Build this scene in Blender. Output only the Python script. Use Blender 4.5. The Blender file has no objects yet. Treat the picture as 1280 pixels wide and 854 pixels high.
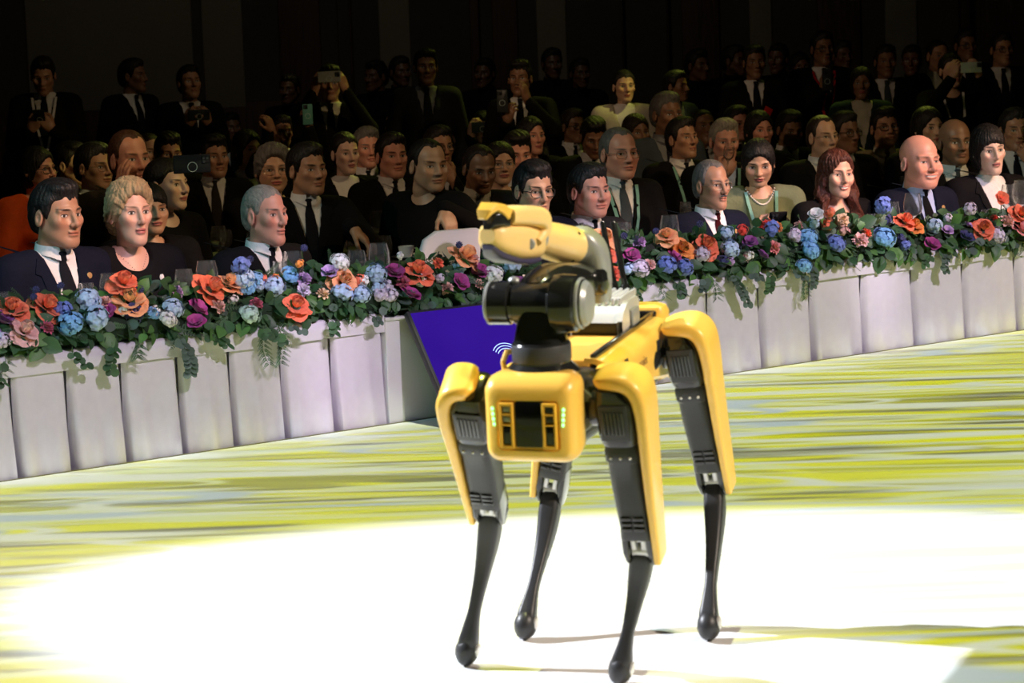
import bpy, bmesh, math, random
import numpy as np
from mathutils import Vector, Matrix

SC = bpy.context.scene
COL = SC.collection
PI = math.pi
random.seed(7)

# ------------------------------------------------------------------ camera
FPX, PITCH, ROLL, CAMH = 3000.0, math.radians(6.79), 0.035, 1.33     # focal length in pixels of a 1280 px wide frame
FW = np.array([0, math.cos(PITCH), -math.sin(PITCH)])
R0 = np.array([1.0, 0, 0])
U0 = np.array([0, math.sin(PITCH), math.cos(PITCH)])
CR, SR = math.cos(ROLL), math.sin(ROLL)
CAM = np.array([0, 0, CAMH])
cam_data = bpy.data.cameras.new('camera')
cam = bpy.data.objects.new('camera', cam_data)
COL.objects.link(cam)
cam_data.sensor_width = 36.0
cam_data.lens = 36.0 * FPX / 1280
cam_data.clip_end = 200
rt = R0 * CR - U0 * SR
up = R0 * SR + U0 * CR
cam.matrix_world = Matrix(((rt[0], up[0], -FW[0], 0), (rt[1], up[1], -FW[1], 0), (rt[2], up[2], -FW[2], CAMH), (0, 0, 0, 1)))
cam_data.dof.use_dof = True
cam_data.dof.focus_distance = 9.3
cam_data.dof.aperture_fstop = 8.0
SC.camera = cam

# ------------------------------------------------------------------ world, lights, exposure
SC.view_settings.view_transform = 'Standard'
SC.view_settings.look = 'None'
SC.view_settings.exposure = 0.0
SC.view_settings.gamma = 1.0
world = bpy.data.worlds.new('hall_dark')
SC.world = world
world.use_nodes = True
world.node_tree.nodes['Background'].inputs[0].default_value = (0.6, 0.6, 0.5, 1)
world.node_tree.nodes['Background'].inputs[1].default_value = 0.005


def spot(name, loc, aim, power, color, half_deg, blend=0.3, radius=0.12):
    d = bpy.data.lights.new(name, 'SPOT')
    d.energy = power
    d.color = color
    d.spot_size = math.radians(2 * half_deg)
    d.spot_blend = blend
    d.shadow_soft_size = radius
    o = bpy.data.objects.new(name, d)
    COL.objects.link(o)
    o.location = loc
    o.rotation_euler = (Vector(aim) - Vector(loc)).to_track_quat('-Z', 'Y').to_euler()
    return o


def area(name, loc, aim, power, color, sx, sy):
    d = bpy.data.lights.new(name, 'AREA')
    d.shape = 'RECTANGLE'
    d.energy = power
    d.color = color
    d.size, d.size_y = sx, sy
    o = bpy.data.objects.new(name, d)
    COL.objects.link(o)
    o.location = loc
    o.rotation_euler = (Vector(aim) - Vector(loc)).to_track_quat('-Z', 'Y').to_euler()
    return o


def light_nodes(o):
    o.data.use_nodes = True
    nt = o.data.node_tree
    for n in list(nt.nodes):
        nt.nodes.remove(n)
    return nt, nt.nodes.new


def shutter(o):
    """profile spot with its shutter set along the table: no light falls on the stage floor in front"""
    nt, N = light_nodes(o)
    L = nt.links.new
    g = N('ShaderNodeNewGeometry')
    sx = N('ShaderNodeSeparateXYZ')
    L(g.outputs['Incoming'], sx.inputs[0])
    acc = None
    p, nx, ny = o.location, 0.6144, -0.7890
    for i, n in ((0, nx), (1, ny)):
        dv = N('ShaderNodeMath')
        dv.operation = 'DIVIDE'
        L(sx.outputs[i], dv.inputs[0])
        L(sx.outputs[2], dv.inputs[1])
        ma = N('ShaderNodeMath')
        ma.operation = 'MULTIPLY_ADD'
        L(dv.outputs[0], ma.inputs[0])
        ma.inputs[1].default_value = -p.z * n
        ma.inputs[2].default_value = (p.x + 1.694) * n if i == 0 else (p.y - 7.765) * n
        if acc is None:
            acc = ma.outputs[0]
        else:
            ad = N('ShaderNodeMath')
            L(acc, ad.inputs[0])
            L(ma.outputs[0], ad.inputs[1])
            acc = ad.outputs[0]
    mr = N('ShaderNodeMapRange')
    mr.interpolation_type = 'SMOOTHSTEP'
    L(acc, mr.inputs[0])
    mr.inputs[1].default_value, mr.inputs[2].default_value = .10, -.02
    em = N('ShaderNodeEmission')
    L(mr.outputs[0], em.inputs['Strength'])
    out = N('ShaderNodeOutputLight')
    L(em.outputs[0], out.inputs[0])


# white follow spot from the far left, low: the long white pool on the stage
spot('follow_spot', (-8.5, 8.05, 6.5), (0.56, 5.62, 0), 12500, (0.90, 0.93, 1.0), 6.55, 0.25, 0.10)
# warm key on the robot from the right
spot('robot_key', (5.5, 2.2, 5.0), (0.15, 5.1, 0.6), 2600, (1.0, 0.84, 0.68), 7, 0.5, 0.25)
# stage wash along the head table (four profile spots, lilac white, kept off the hall behind)
for k, (ax, ay) in enumerate(((-1.45, 8.45), (-0.35, 9.3), (0.8, 10.2), (1.95, 11.1))):
    shutter(spot('table_wash', (ax + 4.4, ay - 6.2, 6.0), (ax, ay, 0.40), (1500, 1550, 1800, 1950)[k], (0.96, 0.77, 1.0), 6.6, 0.5, 0.08))
# warm pink side light on the front row from the right
for k, (ax, ay) in enumerate(((-1.6, 8.75), (-0.2, 9.85), (1.3, 11.0), (2.2, 11.7))):
    spot('row_light', (ax + 5.6, ay - 3.2, 5.4), (ax, ay, 0.84), 2700, (1.0, 0.60, 0.40), 5.6, 0.6, 0.15)
# green-teal fill from the left of the stage
shutter(spot('teal_fill', (-5.0, 4.2, 5.2), (0.35, 9.75, 0.35), 620, (0.38, 0.95, 0.95), 16, 0.6, 0.3))
# low violet spot that tints the cloth skirt beside the plinth
spot('violet_glow', (-0.05, 7.3, 0.12), (-0.62, 8.7, 0.12), 9, (0.85, 0.25, 1.0), 13, 1.0, 0.1)


# yellow-green moving light over the audience, with a leafy break-up gobo
def audience_light(name, loc, aim, power, color, half, scale, low=.35, lo=.42, hi=.62):
    o = spot(name, loc, aim, power, color, half, 0.6, 0.15)
    nt, N = light_nodes(o)
    g = N('ShaderNodeNewGeometry')
    tn = N('ShaderNodeTexNoise')
    tn.inputs['Scale'].default_value = scale
    tn.inputs['Detail'].default_value = 2
    cr = N('ShaderNodeValToRGB')
    cr.color_ramp.elements[0].position = lo
    cr.color_ramp.elements[0].color = (low, low, low, 1)
    cr.color_ramp.elements[1].position = hi
    em = N('ShaderNodeEmission')
    out = N('ShaderNodeOutputLight')
    L = nt.links.new
    L(g.outputs['Incoming'], tn.inputs['Vector'])
    L(tn.outputs['Fac'], cr.inputs['Fac'])
    L(cr.outputs['Color'], em.inputs['Color'])
    L(em.outputs[0], out.inputs[0])
    return o


audience_light('audience_light', (7.5, 8.0, 6.5), (-0.8, 13.2, 0.8), 1200, (1.0, 0.68, 0.34), 19, 13)
audience_light('audience_light', (-6.0, 6.0, 6.0), (1.6, 14.6, 0.8), 900, (1.0, 0.66, 0.40), 15, 11, .5)
audience_light('audience_light', (3.0, 20.0, 6.8), (0.2, 15.2, 0.6), 1500, (0.88, 1.0, 0.12), 22, 24, .06, .52, .64)
spot('audience_light', (2.0, 8.6, 6.2), (-2.45, 12.3, 0.75), 620, (1.0, 0.76, 0.34), 6.5, 1.0)  # added plain spot that brightens the orange jacket and guests at left
# added narrow yellow beams, each aimed to light up a single guest
for tx, ty, tz, pw in ((-2.44, 13.68, .74, 1500), (-2.55, 19.15, .80, 1500), (-0.82, 18.8, .88, 2600), (0.0, 19.3, .80, 3200), (1.08, 17.1, .80, 1300), (.84, 16.65, 1.05, 1000), (-1.55, 11.05, .78, 420)):
    spot('guest_beam', (5.6, ty - 2.6, 6.4), (tx, ty, tz), pw, (1.0, 0.88, 0.22), 1.25, 1.0, 0.05)
spot('back_wall_fill', (-1, 15, 5.8), (-1, 24, 1.8), 80, (1.0, 0.86, 0.66), 50, 1.0, 0.4)  # added faint fill that lifts the dark back wall

# the pattern projector hangs above the stage and points straight down: its gobo is laid out in metres on the stage
PROJ = (0.6, 7.2, 7.2)


def projector():
    o = spot('pattern_projector', PROJ, (PROJ[0], PROJ[1], 0), 1900, (1, 1, 1), 42, 0.1, 0.02)
    nt, N = light_nodes(o)
    L = nt.links.new

    def math_(op, a, b=None, c=None):
        n = N('ShaderNodeMath')
        n.operation = op
        for i, v in enumerate((a, b, c)):
            if v is None:
                continue
            if isinstance(v, (int, float)):
                n.inputs[i].default_value = v
            else:
                L(v, n.inputs[i])
        return n.outputs[0]
    g = N('ShaderNodeNewGeometry')
    s = N('ShaderNodeSeparateXYZ')
    L(g.outputs['Incoming'], s.inputs[0])
    h = PROJ[2]
    X = math_('ADD', math_('MULTIPLY', math_('DIVIDE', s.outputs[0], s.outputs[2]), -h), PROJ[0])
    Y = math_('ADD', math_('MULTIPLY', math_('DIVIDE', s.outputs[1], s.outputs[2]), -h), PROJ[1])
    cb = N('ShaderNodeCombineXYZ')
    L(X, cb.inputs[0])
    L(Y, cb.inputs[1])

    def noise(sc, rot, stretch, detail, dist, off=0.0):
        m = N('ShaderNodeMapping')
        m.inputs['Rotation'].default_value = (0, 0, rot)
        m.inputs['Scale'].default_value = (stretch, 1, 1)
        m.inputs['Location'].default_value = (off, off * .7, off)
        L(cb.outputs[0], m.inputs['Vector'])
        t = N('ShaderNodeTexNoise')
        t.inputs['Scale'].default_value = sc
        t.inputs['Detail'].default_value = detail
        t.inputs['Roughness'].default_value = 0.5
        t.inputs['Distortion'].default_value = dist
        L(m.outputs[0], t.inputs['Vector'])
        return t.outputs['Fac']

    def ridge(f, w, c=0.5):                       # thin line where the noise crosses c
        a = math_('ABSOLUTE', math_('SUBTRACT', f, c))
        n = N('ShaderNodeMapRange')
        n.interpolation_type = 'SMOOTHSTEP'
        L(a, n.inputs[0])
        n.inputs[1].default_value = w
        n.inputs[2].default_value = w * .25
        n.inputs[3].default_value = 0.0
        n.inputs[4].default_value = 1.0
        return n.outputs[0]

    def step(f, a, b):
        n = N('ShaderNodeMapRange')
        n.interpolation_type = 'SMOOTHSTEP'
        L(f, n.inputs[0])
        n.inputs[1].default_value = a
        n.inputs[2].default_value = b
        return n.outputs[0]

    def mix(f, a, b):
        n = N('ShaderNodeMix')
        n.data_type = 'RGBA'
        n.clamp_factor = True
        L(f, n.inputs[0])
        for sock, v in ((n.inputs[6], a), (n.inputs[7], b)):
            if isinstance(v, tuple):
                sock.default_value = (*v, 1)
            else:
                L(v, sock)
        return n.outputs[2]
    sage, yel, yel2, wht, ice = (.20, .205, .085), (.60, .62, .012), (.90, .92, .01), (.86, .92, .66), (.58, .70, .66)
    c = mix(step(noise(2.9, .26, .12, 2, .9), .44, .54), sage, yel)
    c = mix(step(noise(6.0, -.08, .08, 2, .8, 3.1), .52, .58), c, yel2)
    c = mix(step(noise(5.2, .18, .08, 2, .6, 9.1), .57, .63), c, sage)
    c = mix(ridge(noise(1.5, .42, .22, 1, 1.6, 5.0), .034), c, yel2)
    c = mix(ridge(noise(7.5, .05, .05, 1, .5, 4.4), .050), c, yel2)
    c = mix(ridge(noise(8.5, -.06, .05, 1, .5, 12.4), .034), c, wht)
    c = mix(ridge(noise(2.6, -.25, .12, 1, 1.2, 8.3), .034), c, (.84, .92, .40))
    c = mix(step(noise(4.8, .10, .06, 1, .4, 1.7), .60, .66), c, wht)
    c = mix(ridge(noise(1.5, .24, .14, 1, 1.6, 2.2), .020), c, wht)
    c = mix(ridge(noise(1.2, -.12, .16, 1, 1.4, 6.6), .016), c, ice)
    # a paler belt crosses the picture in front of the robot's far side
    belt = math_('MULTIPLY', step(Y, 8.1, 7.2), step(Y, 6.1, 6.6))
    c = mix(math_('MULTIPLY', belt, .10), c, wht)
    # shutter along the head table
    nx, ny = 0.6144, -0.7890
    dist = math_('ADD', math_('MULTIPLY', math_('SUBTRACT', X, -1.694), nx), math_('MULTIPLY', math_('SUBTRACT', Y, 7.765), ny))
    sh = step(dist, -0.06, -0.01)
    em = N('ShaderNodeEmission')
    L(c, em.inputs['Color'])
    # flat field: undo the cosine and distance falloff across the stage
    iz = math_('ABSOLUTE', s.outputs[2])
    L(math_('DIVIDE', sh, math_('POWER', math_('MAXIMUM', iz, .3), 3.0)), em.inputs['Strength'])
    out = N('ShaderNodeOutputLight')
    L(em.outputs[0], out.inputs[0])


projector()


# ------------------------------------------------------------------ helpers
def ray(x, y):
    a = (x - 640) * CR - (y - 427) * SR
    b = (y - 427) * CR + (x - 640) * SR
    return FW * FPX + R0 * a - U0 * b


def at_z(x, y, z):
    r = ray(x, y)
    return CAM + r * ((z - CAMH) / r[2])


def at_y(x, y, Y):
    r = ray(x, y)
    return CAM + r * (Y / r[1])


def at_plane(x, y, p, n):
    r = ray(x, y)
    p, n = np.asarray(p, float), np.asarray(n, float)
    return CAM + r * (((p - CAM) @ n) / (r @ n))


MATS = {}


def mat(name, color, rough=0.5, metal=0.0, noise=0.0, nscale=8.0, bump=0.0, bscale=60.0, emit=0.0, spec=0.5, coat=0.0, rand=0.0, trans=0.0, ior=1.45, sheen=0.0, stretch=None):
    key = (name, color, rough)
    if key in MATS:
        return MATS[key]
    m = bpy.data.materials.new(name)
    m.use_nodes = True
    nt = m.node_tree
    b = nt.nodes['Principled BSDF']
    b.inputs['Base Color'].default_value = (*color, 1)
    b.inputs['Roughness'].default_value = rough
    b.inputs['Metallic'].default_value = metal
    b.inputs['Specular IOR Level'].default_value = spec
    b.inputs['Coat Weight'].default_value = coat
    b.inputs['Transmission Weight'].default_value = trans
    b.inputs['IOR'].default_value = ior
    b.inputs['Sheen Weight'].default_value = sheen
    if emit:
        b.inputs['Emission Color'].default_value = (*color, 1)
        b.inputs['Emission Strength'].default_value = emit
    N, L = nt.nodes.new, nt.links.new
    tc = N('ShaderNodeTexCoord')
    src = tc.outputs['Object']
    if stretch:
        mp = N('ShaderNodeMapping')
        mp.inputs['Scale'].default_value = stretch
        L(src, mp.inputs['Vector'])
        src = mp.outputs[0]
    col = None
    if noise:
        t = N('ShaderNodeTexNoise')
        t.inputs['Scale'].default_value = nscale
        t.inputs['Detail'].default_value = 4
        L(src, t.inputs['Vector'])
        mr = N('ShaderNodeMapRange')
        L(t.outputs['Fac'], mr.inputs[0])
        mr.inputs[1].default_value = .25
        mr.inputs[2].default_value = .75
        mr.inputs[3].default_value = 1 - noise
        mr.inputs[4].default_value = 1 + noise
        col = mr.outputs[0]
    if rand:
        oi = N('ShaderNodeObjectInfo')
        mr = N('ShaderNodeMapRange')
        L(oi.outputs['Random'], mr.inputs[0])
        mr.inputs[3].default_value = 1 - rand
        mr.inputs[4].default_value = 1 + rand
        if col is None:
            col = mr.outputs[0]
        else:
            mm = N('ShaderNodeMath')
            mm.operation = 'MULTIPLY'
            L(col, mm.inputs[0])
            L(mr.outputs[0], mm.inputs[1])
            col = mm.outputs[0]
    if col is not None:
        v = N('ShaderNodeVectorMath')
        v.operation = 'SCALE'
        v.inputs[0].default_value = color
        L(col, v.inputs['Scale'])
        L(v.outputs[0], b.inputs['Base Color'])
    if bump:
        t = N('ShaderNodeTexNoise')
        t.inputs['Scale'].default_value = bscale
        t.inputs['Detail'].default_value = 3
        L(src, t.inputs['Vector'])
        bp = N('ShaderNodeBump')
        bp.inputs['Strength'].default_value = bump
        bp.inputs['Distance'].default_value = 0.01
        L(t.outputs['Fac'], bp.inputs['Height'])
        L(bp.outputs[0], b.inputs['Normal'])
    MATS[key] = m
    return m


class MB:
    """collects shapes as arrays of vertices, faces and material slots"""

    def __init__(s):
        s.v, s.f, s.m, s.n, s.slot = [], [], [], 0, 0

    def add(s, verts, faces):
        s.v.append(np.asarray(verts, float).reshape(-1, 3))
        for f in faces:
            s.f.append(tuple(i + s.n for i in f))
            s.m.append(s.slot)
        s.n += len(s.v[-1])

    def loft(s, rings, cap=(True, True), closed=True):
        k = len(rings[0])
        V = np.concatenate([np.asarray(r, float) for r in rings])
        F = []
        for a in range(len(rings) - 1):
            for i in range(k if closed else k - 1):
                j = (i + 1) % k
                F.append((a * k + i, a * k + j, (a + 1) * k + j, (a + 1) * k + i))
        if closed and cap[0]:
            F.append(tuple(range(k))[::-1])
        if closed and cap[1]:
            F.append(tuple((len(rings) - 1) * k + i for i in range(k)))
        s.add(V, F)

    def box(s, c, ax, half, bevel=0.0):
        """box with rounded edges: centre, three axes, half sizes"""
        ax = [np.asarray(a, float) / np.linalg.norm(a) for a in ax]
        c = np.asarray(c, float)
        if bevel <= 0:
            q = [(x, y, z) for x in (-1, 1) for y in (-1, 1) for z in (-1, 1)]
            V = [c + ax[0] * half[0] * a + ax[1] * half[1] * b + ax[2] * half[2] * d for a, b, d in q]
            s.add(V, [(0, 1, 3, 2), (4, 6, 7, 5), (0, 4, 5, 1), (2, 3, 7, 6), (0, 2, 6, 4), (1, 5, 7, 3)])
            return
        bv = min(bevel, *(h * .98 for h in half))
        rings = []
        for w, ins in ((-half[2], bv), (-half[2] + bv * .3, bv * .3), (-half[2] + bv, 0), (half[2] - bv, 0), (half[2] - bv * .3, bv * .3), (half[2], bv)):
            rings.append(rrect(c + ax[2] * w, ax[0], ax[1], half[0] - ins, half[1] - ins, max(bv - ins, bv * .15) + ins * .2))
        s.loft(rings)

    def tube(s, pts, rad, n=12, cap=True):
        pts = [np.asarray(p, float) for p in pts]
        if not hasattr(rad, '__len__'):
            rad = [rad] * len(pts)
        rings = []
        u = None
        for i, p in enumerate(pts):
            t = pts[min(i + 1, len(pts) - 1)] - pts[max(i - 1, 0)]
            t = t / (np.linalg.norm(t) + 1e-12)
            if u is None:
                a = np.array([0, 0, 1.0]) if abs(t[2]) < .9 else np.array([1.0, 0, 0])
                u = np.cross(a, t)
            u = u - t * (u @ t)
            u /= np.linalg.norm(u) + 1e-12
            w = np.cross(t, u)
            rings.append([p + (u * math.cos(q) + w * math.sin(q)) * rad[i] for q in np.linspace(0, 2 * PI, n, endpoint=False)])
        s.loft(rings, (cap, cap))

    def lathe(s, c, axis, prof, n=24, cap=(True, True)):
        """prof: list of (radius, height along axis)"""
        axis = np.asarray(axis, float) / np.linalg.norm(axis)
        a = np.array([0, 0, 1.0]) if abs(axis[2]) < .9 else np.array([1.0, 0, 0])
        u = np.cross(a, axis)
        u /= np.linalg.norm(u)
        w = np.cross(axis, u)
        c = np.asarray(c, float)
        s.loft([[c + axis * h + (u * math.cos(q) + w * math.sin(q)) * r for q in np.linspace(0, 2 * PI, n, endpoint=False)] for r, h in prof], cap)

    def ball(s, c, r, n=14, m=8, ax=None):
        c = np.asarray(c, float)
        r = np.asarray(r if hasattr(r, '__len__') else (r, r, r), float)
        ax = np.eye(3) if ax is None else np.asarray([np.asarray(a, float) / np.linalg.norm(a) for a in ax])
        rings = []
        for i in range(1, m):
            t = PI * i / m - PI / 2
            rings.append([c + (np.array([math.cos(t) * math.cos(q), math.cos(t) * math.sin(q), math.sin(t)]) * r) @ ax for q in np.linspace(0, 2 * PI, n, endpoint=False)])
        s.loft(rings)

    def mesh(s, name, mats, smooth=40):
        me = bpy.data.meshes.new(name)
        V = np.concatenate(s.v) if s.v else np.zeros((0, 3))
        me.from_pydata(V.tolist(), [], s.f)
        for m in (mats if isinstance(mats, (list, tuple)) else [mats]):
            me.materials.append(m)
        if max(s.m, default=0):
            me.polygons.foreach_set('material_index', s.m)
        if smooth:
            me.shade_smooth()
            me.set_sharp_from_angle(angle=math.radians(smooth))
        me.update()
        return me


def rrect(c, ux, uy, hx, hy, r, k=4):
    """ring of a rounded rectangle"""
    r = max(1e-4, min(r, hx * .999, hy * .999))
    out = []
    for sx, sy, a0 in ((1, 1, 0), (-1, 1, PI / 2), (-1, -1, PI), (1, -1, 1.5 * PI)):
        for i in range(k + 1):
            a = a0 + PI / 2 * i / k
            out.append(c + ux * (sx * (hx - r) + r * math.cos(a)) + uy * (sy * (hy - r) + r * math.sin(a)))
    return out


def link(name, me, parent=None, loc=None):
    o = bpy.data.objects.new(name, me)
    COL.objects.link(o)
    if parent is not None:
        o.parent = parent
    if loc is not None:
        o.location = loc
    return o


def obj(name, mb, mats, parent=None, loc=None, smooth=40, origin=None):
    if origin is not None:
        mb.v = [v - np.asarray(origin, float) for v in mb.v]
        if loc is None and parent is None:
            loc = origin
    return link(name, mb.mesh(name, mats, smooth), parent, loc)


def tag(o, label=None, cat=None, group=None, kind=None):
    for k, v in (('label', label), ('category', cat), ('group', group), ('kind', kind)):
        if v:
            o[k] = v
    return o


def thing(name, label, cat, loc=(0, 0, 0), group=None):
    o = bpy.data.objects.new(name, None)
    o.empty_display_size = 0.1
    COL.objects.link(o)
    o.location = loc
    return tag(o, label, cat, group)


X3, Y3, Z3 = np.eye(3)

# ------------------------------------------------------------------ the setting
# the stage edge runs obliquely away to the right; E1 points along it, NS points from the table to the stage
EA, EB = np.array([-1.694, 7.765, 0]), np.array([2.345, 10.910, 0])
E1 = (EB - EA) / np.linalg.norm(EB - EA)
NS = np.array([E1[1], -E1[0], 0])
HALL = -0.40            # the hall floor lies lower than the stage
TOP = 0.405             # table top


def along(x, y=400):
    """parameter along the stage edge under image column x"""
    p = at_plane(x, y, EA, NS)
    return float((p - EA) @ E1)


def ep(s, out=0.0, z=0.0):
    return EA + E1 * s + NS * out + Z3 * z


m_stage = mat('stage_vinyl', (.80, .80, .80), .55, noise=.02, nscale=3, bump=.02, bscale=9)
m_edge = mat('stage_edge_trim', (.16, .15, .07), .5)
m_carpet = mat('hall_carpet', (.03, .022, .02), .95, noise=.4, nscale=5, bump=.3, bscale=90)
m_panel = mat('wall_fabric_panel', (.30, .27, .22), .9, noise=.06, nscale=40, bump=.1, bscale=120)
m_wood = mat('wall_dark_wood', (.075, .034, .022), .6, noise=.35, nscale=6, stretch=(6, 6, .5))
m_wall = mat('wall_paint', (.10, .085, .07), .9, noise=.05, nscale=6)

b = MB()
c4 = [ep(-4.5), ep(9.5), ep(9.5, 14), ep(-4.5, 14)]
b.add([p + Z3 * z for z in (0, -.06) for p in c4], [(3, 2, 1, 0), (4, 5, 6, 7), (0, 1, 5, 4), (1, 2, 6, 5), (2, 3, 7, 6), (3, 0, 4, 7)])
tag(obj('stage_floor', b, m_stage, smooth=0), kind='structure')
b = MB()
b.box(ep(2.5, -.004, -.03), (E1, NS, Z3), (7, .004, .0325))
tag(obj('trim_1', b, m_edge, smooth=0), kind='structure')
b = MB()
b.box(ep(2.5, 6.99, -.23), (E1, NS, Z3), (7, 6.98, .165))
tag(obj('stage_base', b, m_wood, smooth=0), kind='structure')
b = MB()
b.box((1, 16, HALL - .02), (X3, Y3, Z3), (14, 17, .02))
tag(obj('floor', b, m_carpet, smooth=0), kind='structure')
WY = 25.0
b = MB()
b.box((1, WY + .1, 2.8), (X3, Y3, Z3), (14, .1, 3.2))
wall = tag(obj('wall_back', b, m_wall, smooth=0), kind='structure')


def wall_piece(name, x0, y0, x1, y1, m, t):
    p, q = at_y(x0, y0, WY - t), at_y(x1, y1, WY - t)
    bb = MB()
    bb.box(((p[0] + q[0]) / 2, WY - t / 2, (p[2] + q[2]) / 2), (X3, Y3, Z3), (abs(q[0] - p[0]) / 2 - .004, t / 2, abs(p[2] - q[2]) / 2), .012)
    return obj(name, bb, m, wall)


wall_piece('panel', 27, -40, 245, 134, m_panel, .05)
wall_piece('panel', 248, -40, 308, 134, m_panel, .05)
wall_piece('wainscot', -60, 140, 420, 240, m_wood, .04)
for x0, x1, m, t in ((344, 410, m_wood, .06), (418, 431, m_wood, .12), (433, 449, m_wood, .18), (470, 521, m_panel, .05), (584, 607, m_wood, .18), (612, 655, m_wood, .06), (668, 715, m_panel, .04),
                     (775, 786, m_wood, .16), (832, 842, m_wood, .16), (850, 905, m_wood, .06), (935, 970, m_panel, .04), (1020, 1080, m_wood, .06), (1105, 1150, m_panel, .04), (1200, 1216, m_wood, .16), (1225, 1300, m_wood, .05)):
    wall_piece('pilaster' if t > .1 else 'panel', x0, -40, x1, 250, m, t)
b = MB()
b.box((1, 16, 7.6), (X3, Y3, Z3), (14, 9.2, .05))
tag(obj('ceiling', b, m_wall, smooth=0), kind='structure')
for sx, nm in ((-13.2, 'wall_left'), (15.2, 'wall_right')):
    b = MB()
    b.box((sx, 16, 2.8), (X3, Y3, Z3), (.1, 9.2, 3.2))
    tag(obj(nm, b, m_wall, smooth=0), kind='structure')

# ------------------------------------------------------------------ head table, cloths, plinth, monitor
m_cloth = mat('table_cloth', (.70, .69, .755), .85, noise=.03, nscale=30, bump=.12, bscale=300, sheen=.2)
m_ply = mat('table_board', (.25, .17, .1), .6, noise=.2)
m_steel = mat('steel', (.5, .5, .5), .3, 1.0)
m_white = mat('white_plinth_paint', (.72, .74, .74), .55, noise=.02)

S_L0, S_L1 = along(-60), along(484)
S_R0, S_R1 = along(560), along(1400)
S_P1 = along(600)


def banquet_table(label, s0, s1):
    t = thing('banquet_table', label, 'table', ep((s0 + s1) / 2, -.38, HALL), 'long head tables')
    o = ep((s0 + s1) / 2, -.38, HALL)
    bb = MB()
    bb.box(ep((s0 + s1) / 2, -.40, TOP - .024), (E1, NS, Z3), ((s1 - s0) / 2 - .02, .36, .015), .006)
    obj('table_top', bb, m_ply, t, origin=o)
    for s in (s0 + .15, (s0 + s1) / 2, s1 - .15):
        for q in (-.12, -.68):
            bb = MB()
            bb.tube([ep(s, q, HALL), ep(s, q, TOP - .035)], .018)
            obj('leg', bb, m_steel, t, origin=o)
    return t


banquet_table('long banquet table under the pleated white cloth on the left', S_L0, S_L1)
banquet_table('long banquet table under the pleated white cloth on the right', S_R0, S_R1)


def tablecloth(label, s0, s1, pleats):
    """top sheet, plain band below the edge and a skirt of panels with inverted pleats"""
    o = ep((s0 + s1) / 2, -.1, TOP)
    t = thing('tablecloth', label, 'tablecloth', o)
    bb = MB()
    ss = np.linspace(s0, s1, 90)
    rows = []
    rs = random.Random(5)
    ph = [rs.uniform(0, 6) for _ in range(4)]
    for out, z in ((-.80, -.10), (-.79, .002), (-.77, .004), (-.4, .004), (-.05, .004), (-.028, .002), (-.018, -.006), (-.016, -.035), (-.016, -.066)):
        rows.append([ep(s, out + (.004 * math.sin(s * 9 + ph[0]) if z < -.01 and out > -.5 else 0), TOP + z + (.003 * math.sin(s * 7 + ph[1]) if z < -.05 and out > -.5 else 0)) for s in ss])
    bb.loft(rows, closed=False)
    obj('top_sheet', bb, m_cloth, t, origin=o, smooth=60)
    # skirt panels between the pleats: each its own piece of cloth
    edges = [s0] + list(pleats) + [s1]
    for i in range(len(edges) - 1):
        a, c = edges[i], edges[i + 1]
        if c - a < .02:
            continue
        bb = MB()
        n = 26
        rows = []
        p1, p2 = rs.uniform(0, 6), rs.uniform(0, 6)
        zs = [-.050, -.07, -.12, -.2, -.3, -.4, -.55, -.79]
        for zi, z in enumerate(zs):
            dn = min(1, (-z - .05) / .4)
            r = []
            for k in range(n + 1):
                q = k / n
                s = a + (c - a) * q
                off = -.022 - .006 * (1 - dn)
                # the right side of each panel rolls under into the pleat, the left side starts below its neighbour
                off += .010 * dn * math.sin(PI * q)
                if q > .93:
                    off -= ((q - .93) / .07) ** 1.5 * (.03 + .045 * dn)
                if q < .10:
                    e = (.10 - q) / .10
                    off -= e ** 1.3 * (.012 + .055 * dn)
                    s += e * (.005 + .018 * dn)
                off += .0065 * dn * math.sin(q * 11 + p1 + z) + .004 * dn * math.sin(q * 23 + p2)
                r.append(ep(s + .012 * dn * (q - .5) + .008 * dn, off, TOP + z))
            rows.append(r)
        bb.loft(rows, closed=False)
        obj('skirt_panel', bb, m_cloth, t, origin=o, smooth=70)
    bb = MB()
    bb.box(ep((s0 + s1) / 2, -.105, TOP - .4), (E1, NS, Z3), ((s1 - s0) / 2 - .02, .002, .38))
    obj('lining', bb, m_cloth, t, origin=o)
    return t


tablecloth('white pleated cloth over the left stretch of the head table', S_L0, S_L1,
           [along(x, 520) for x in (-50, 21, 91, 160, 231, 296, 360, 423)])
tablecloth('white pleated cloth over the right stretch of the head table', S_R0, S_R1,
           [along(x, 420) for x in (620, 690, 760, 826, 893, 957, 1021, 1085, 1148, 1212, 1277, 1340)])

# white plinth standing flush with the stage edge
o = ep((S_L1 + S_P1) / 2, -.1, HALL)
t = thing('white_plinth', 'plain white box front flush with the stage, behind the monitor', 'plinth', o)
b = MB()
hz = (TOP - .025 - HALL) / 2
b.box(ep((S_L1 + S_P1) / 2, -.10, HALL + hz), (E1, NS, Z3), ((S_P1 - S_L1) / 2, .088, hz), .004)
obj('body', b, m_white, t, origin=o)
b = MB()
b.box(ep((S_L1 + S_P1) / 2, -.10, TOP - .019), (E1, NS, Z3), ((S_P1 - S_L1) / 2 + .002, .092, .006), .002)
obj('cap', b, m_white, t, origin=o)

# confidence monitor tilted back on the stage edge
m_black = mat('black_plastic', (.012, .012, .014), .35)
m_dkgrey = mat('dark_grey_plastic', (.045, .047, .055), .45)


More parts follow.
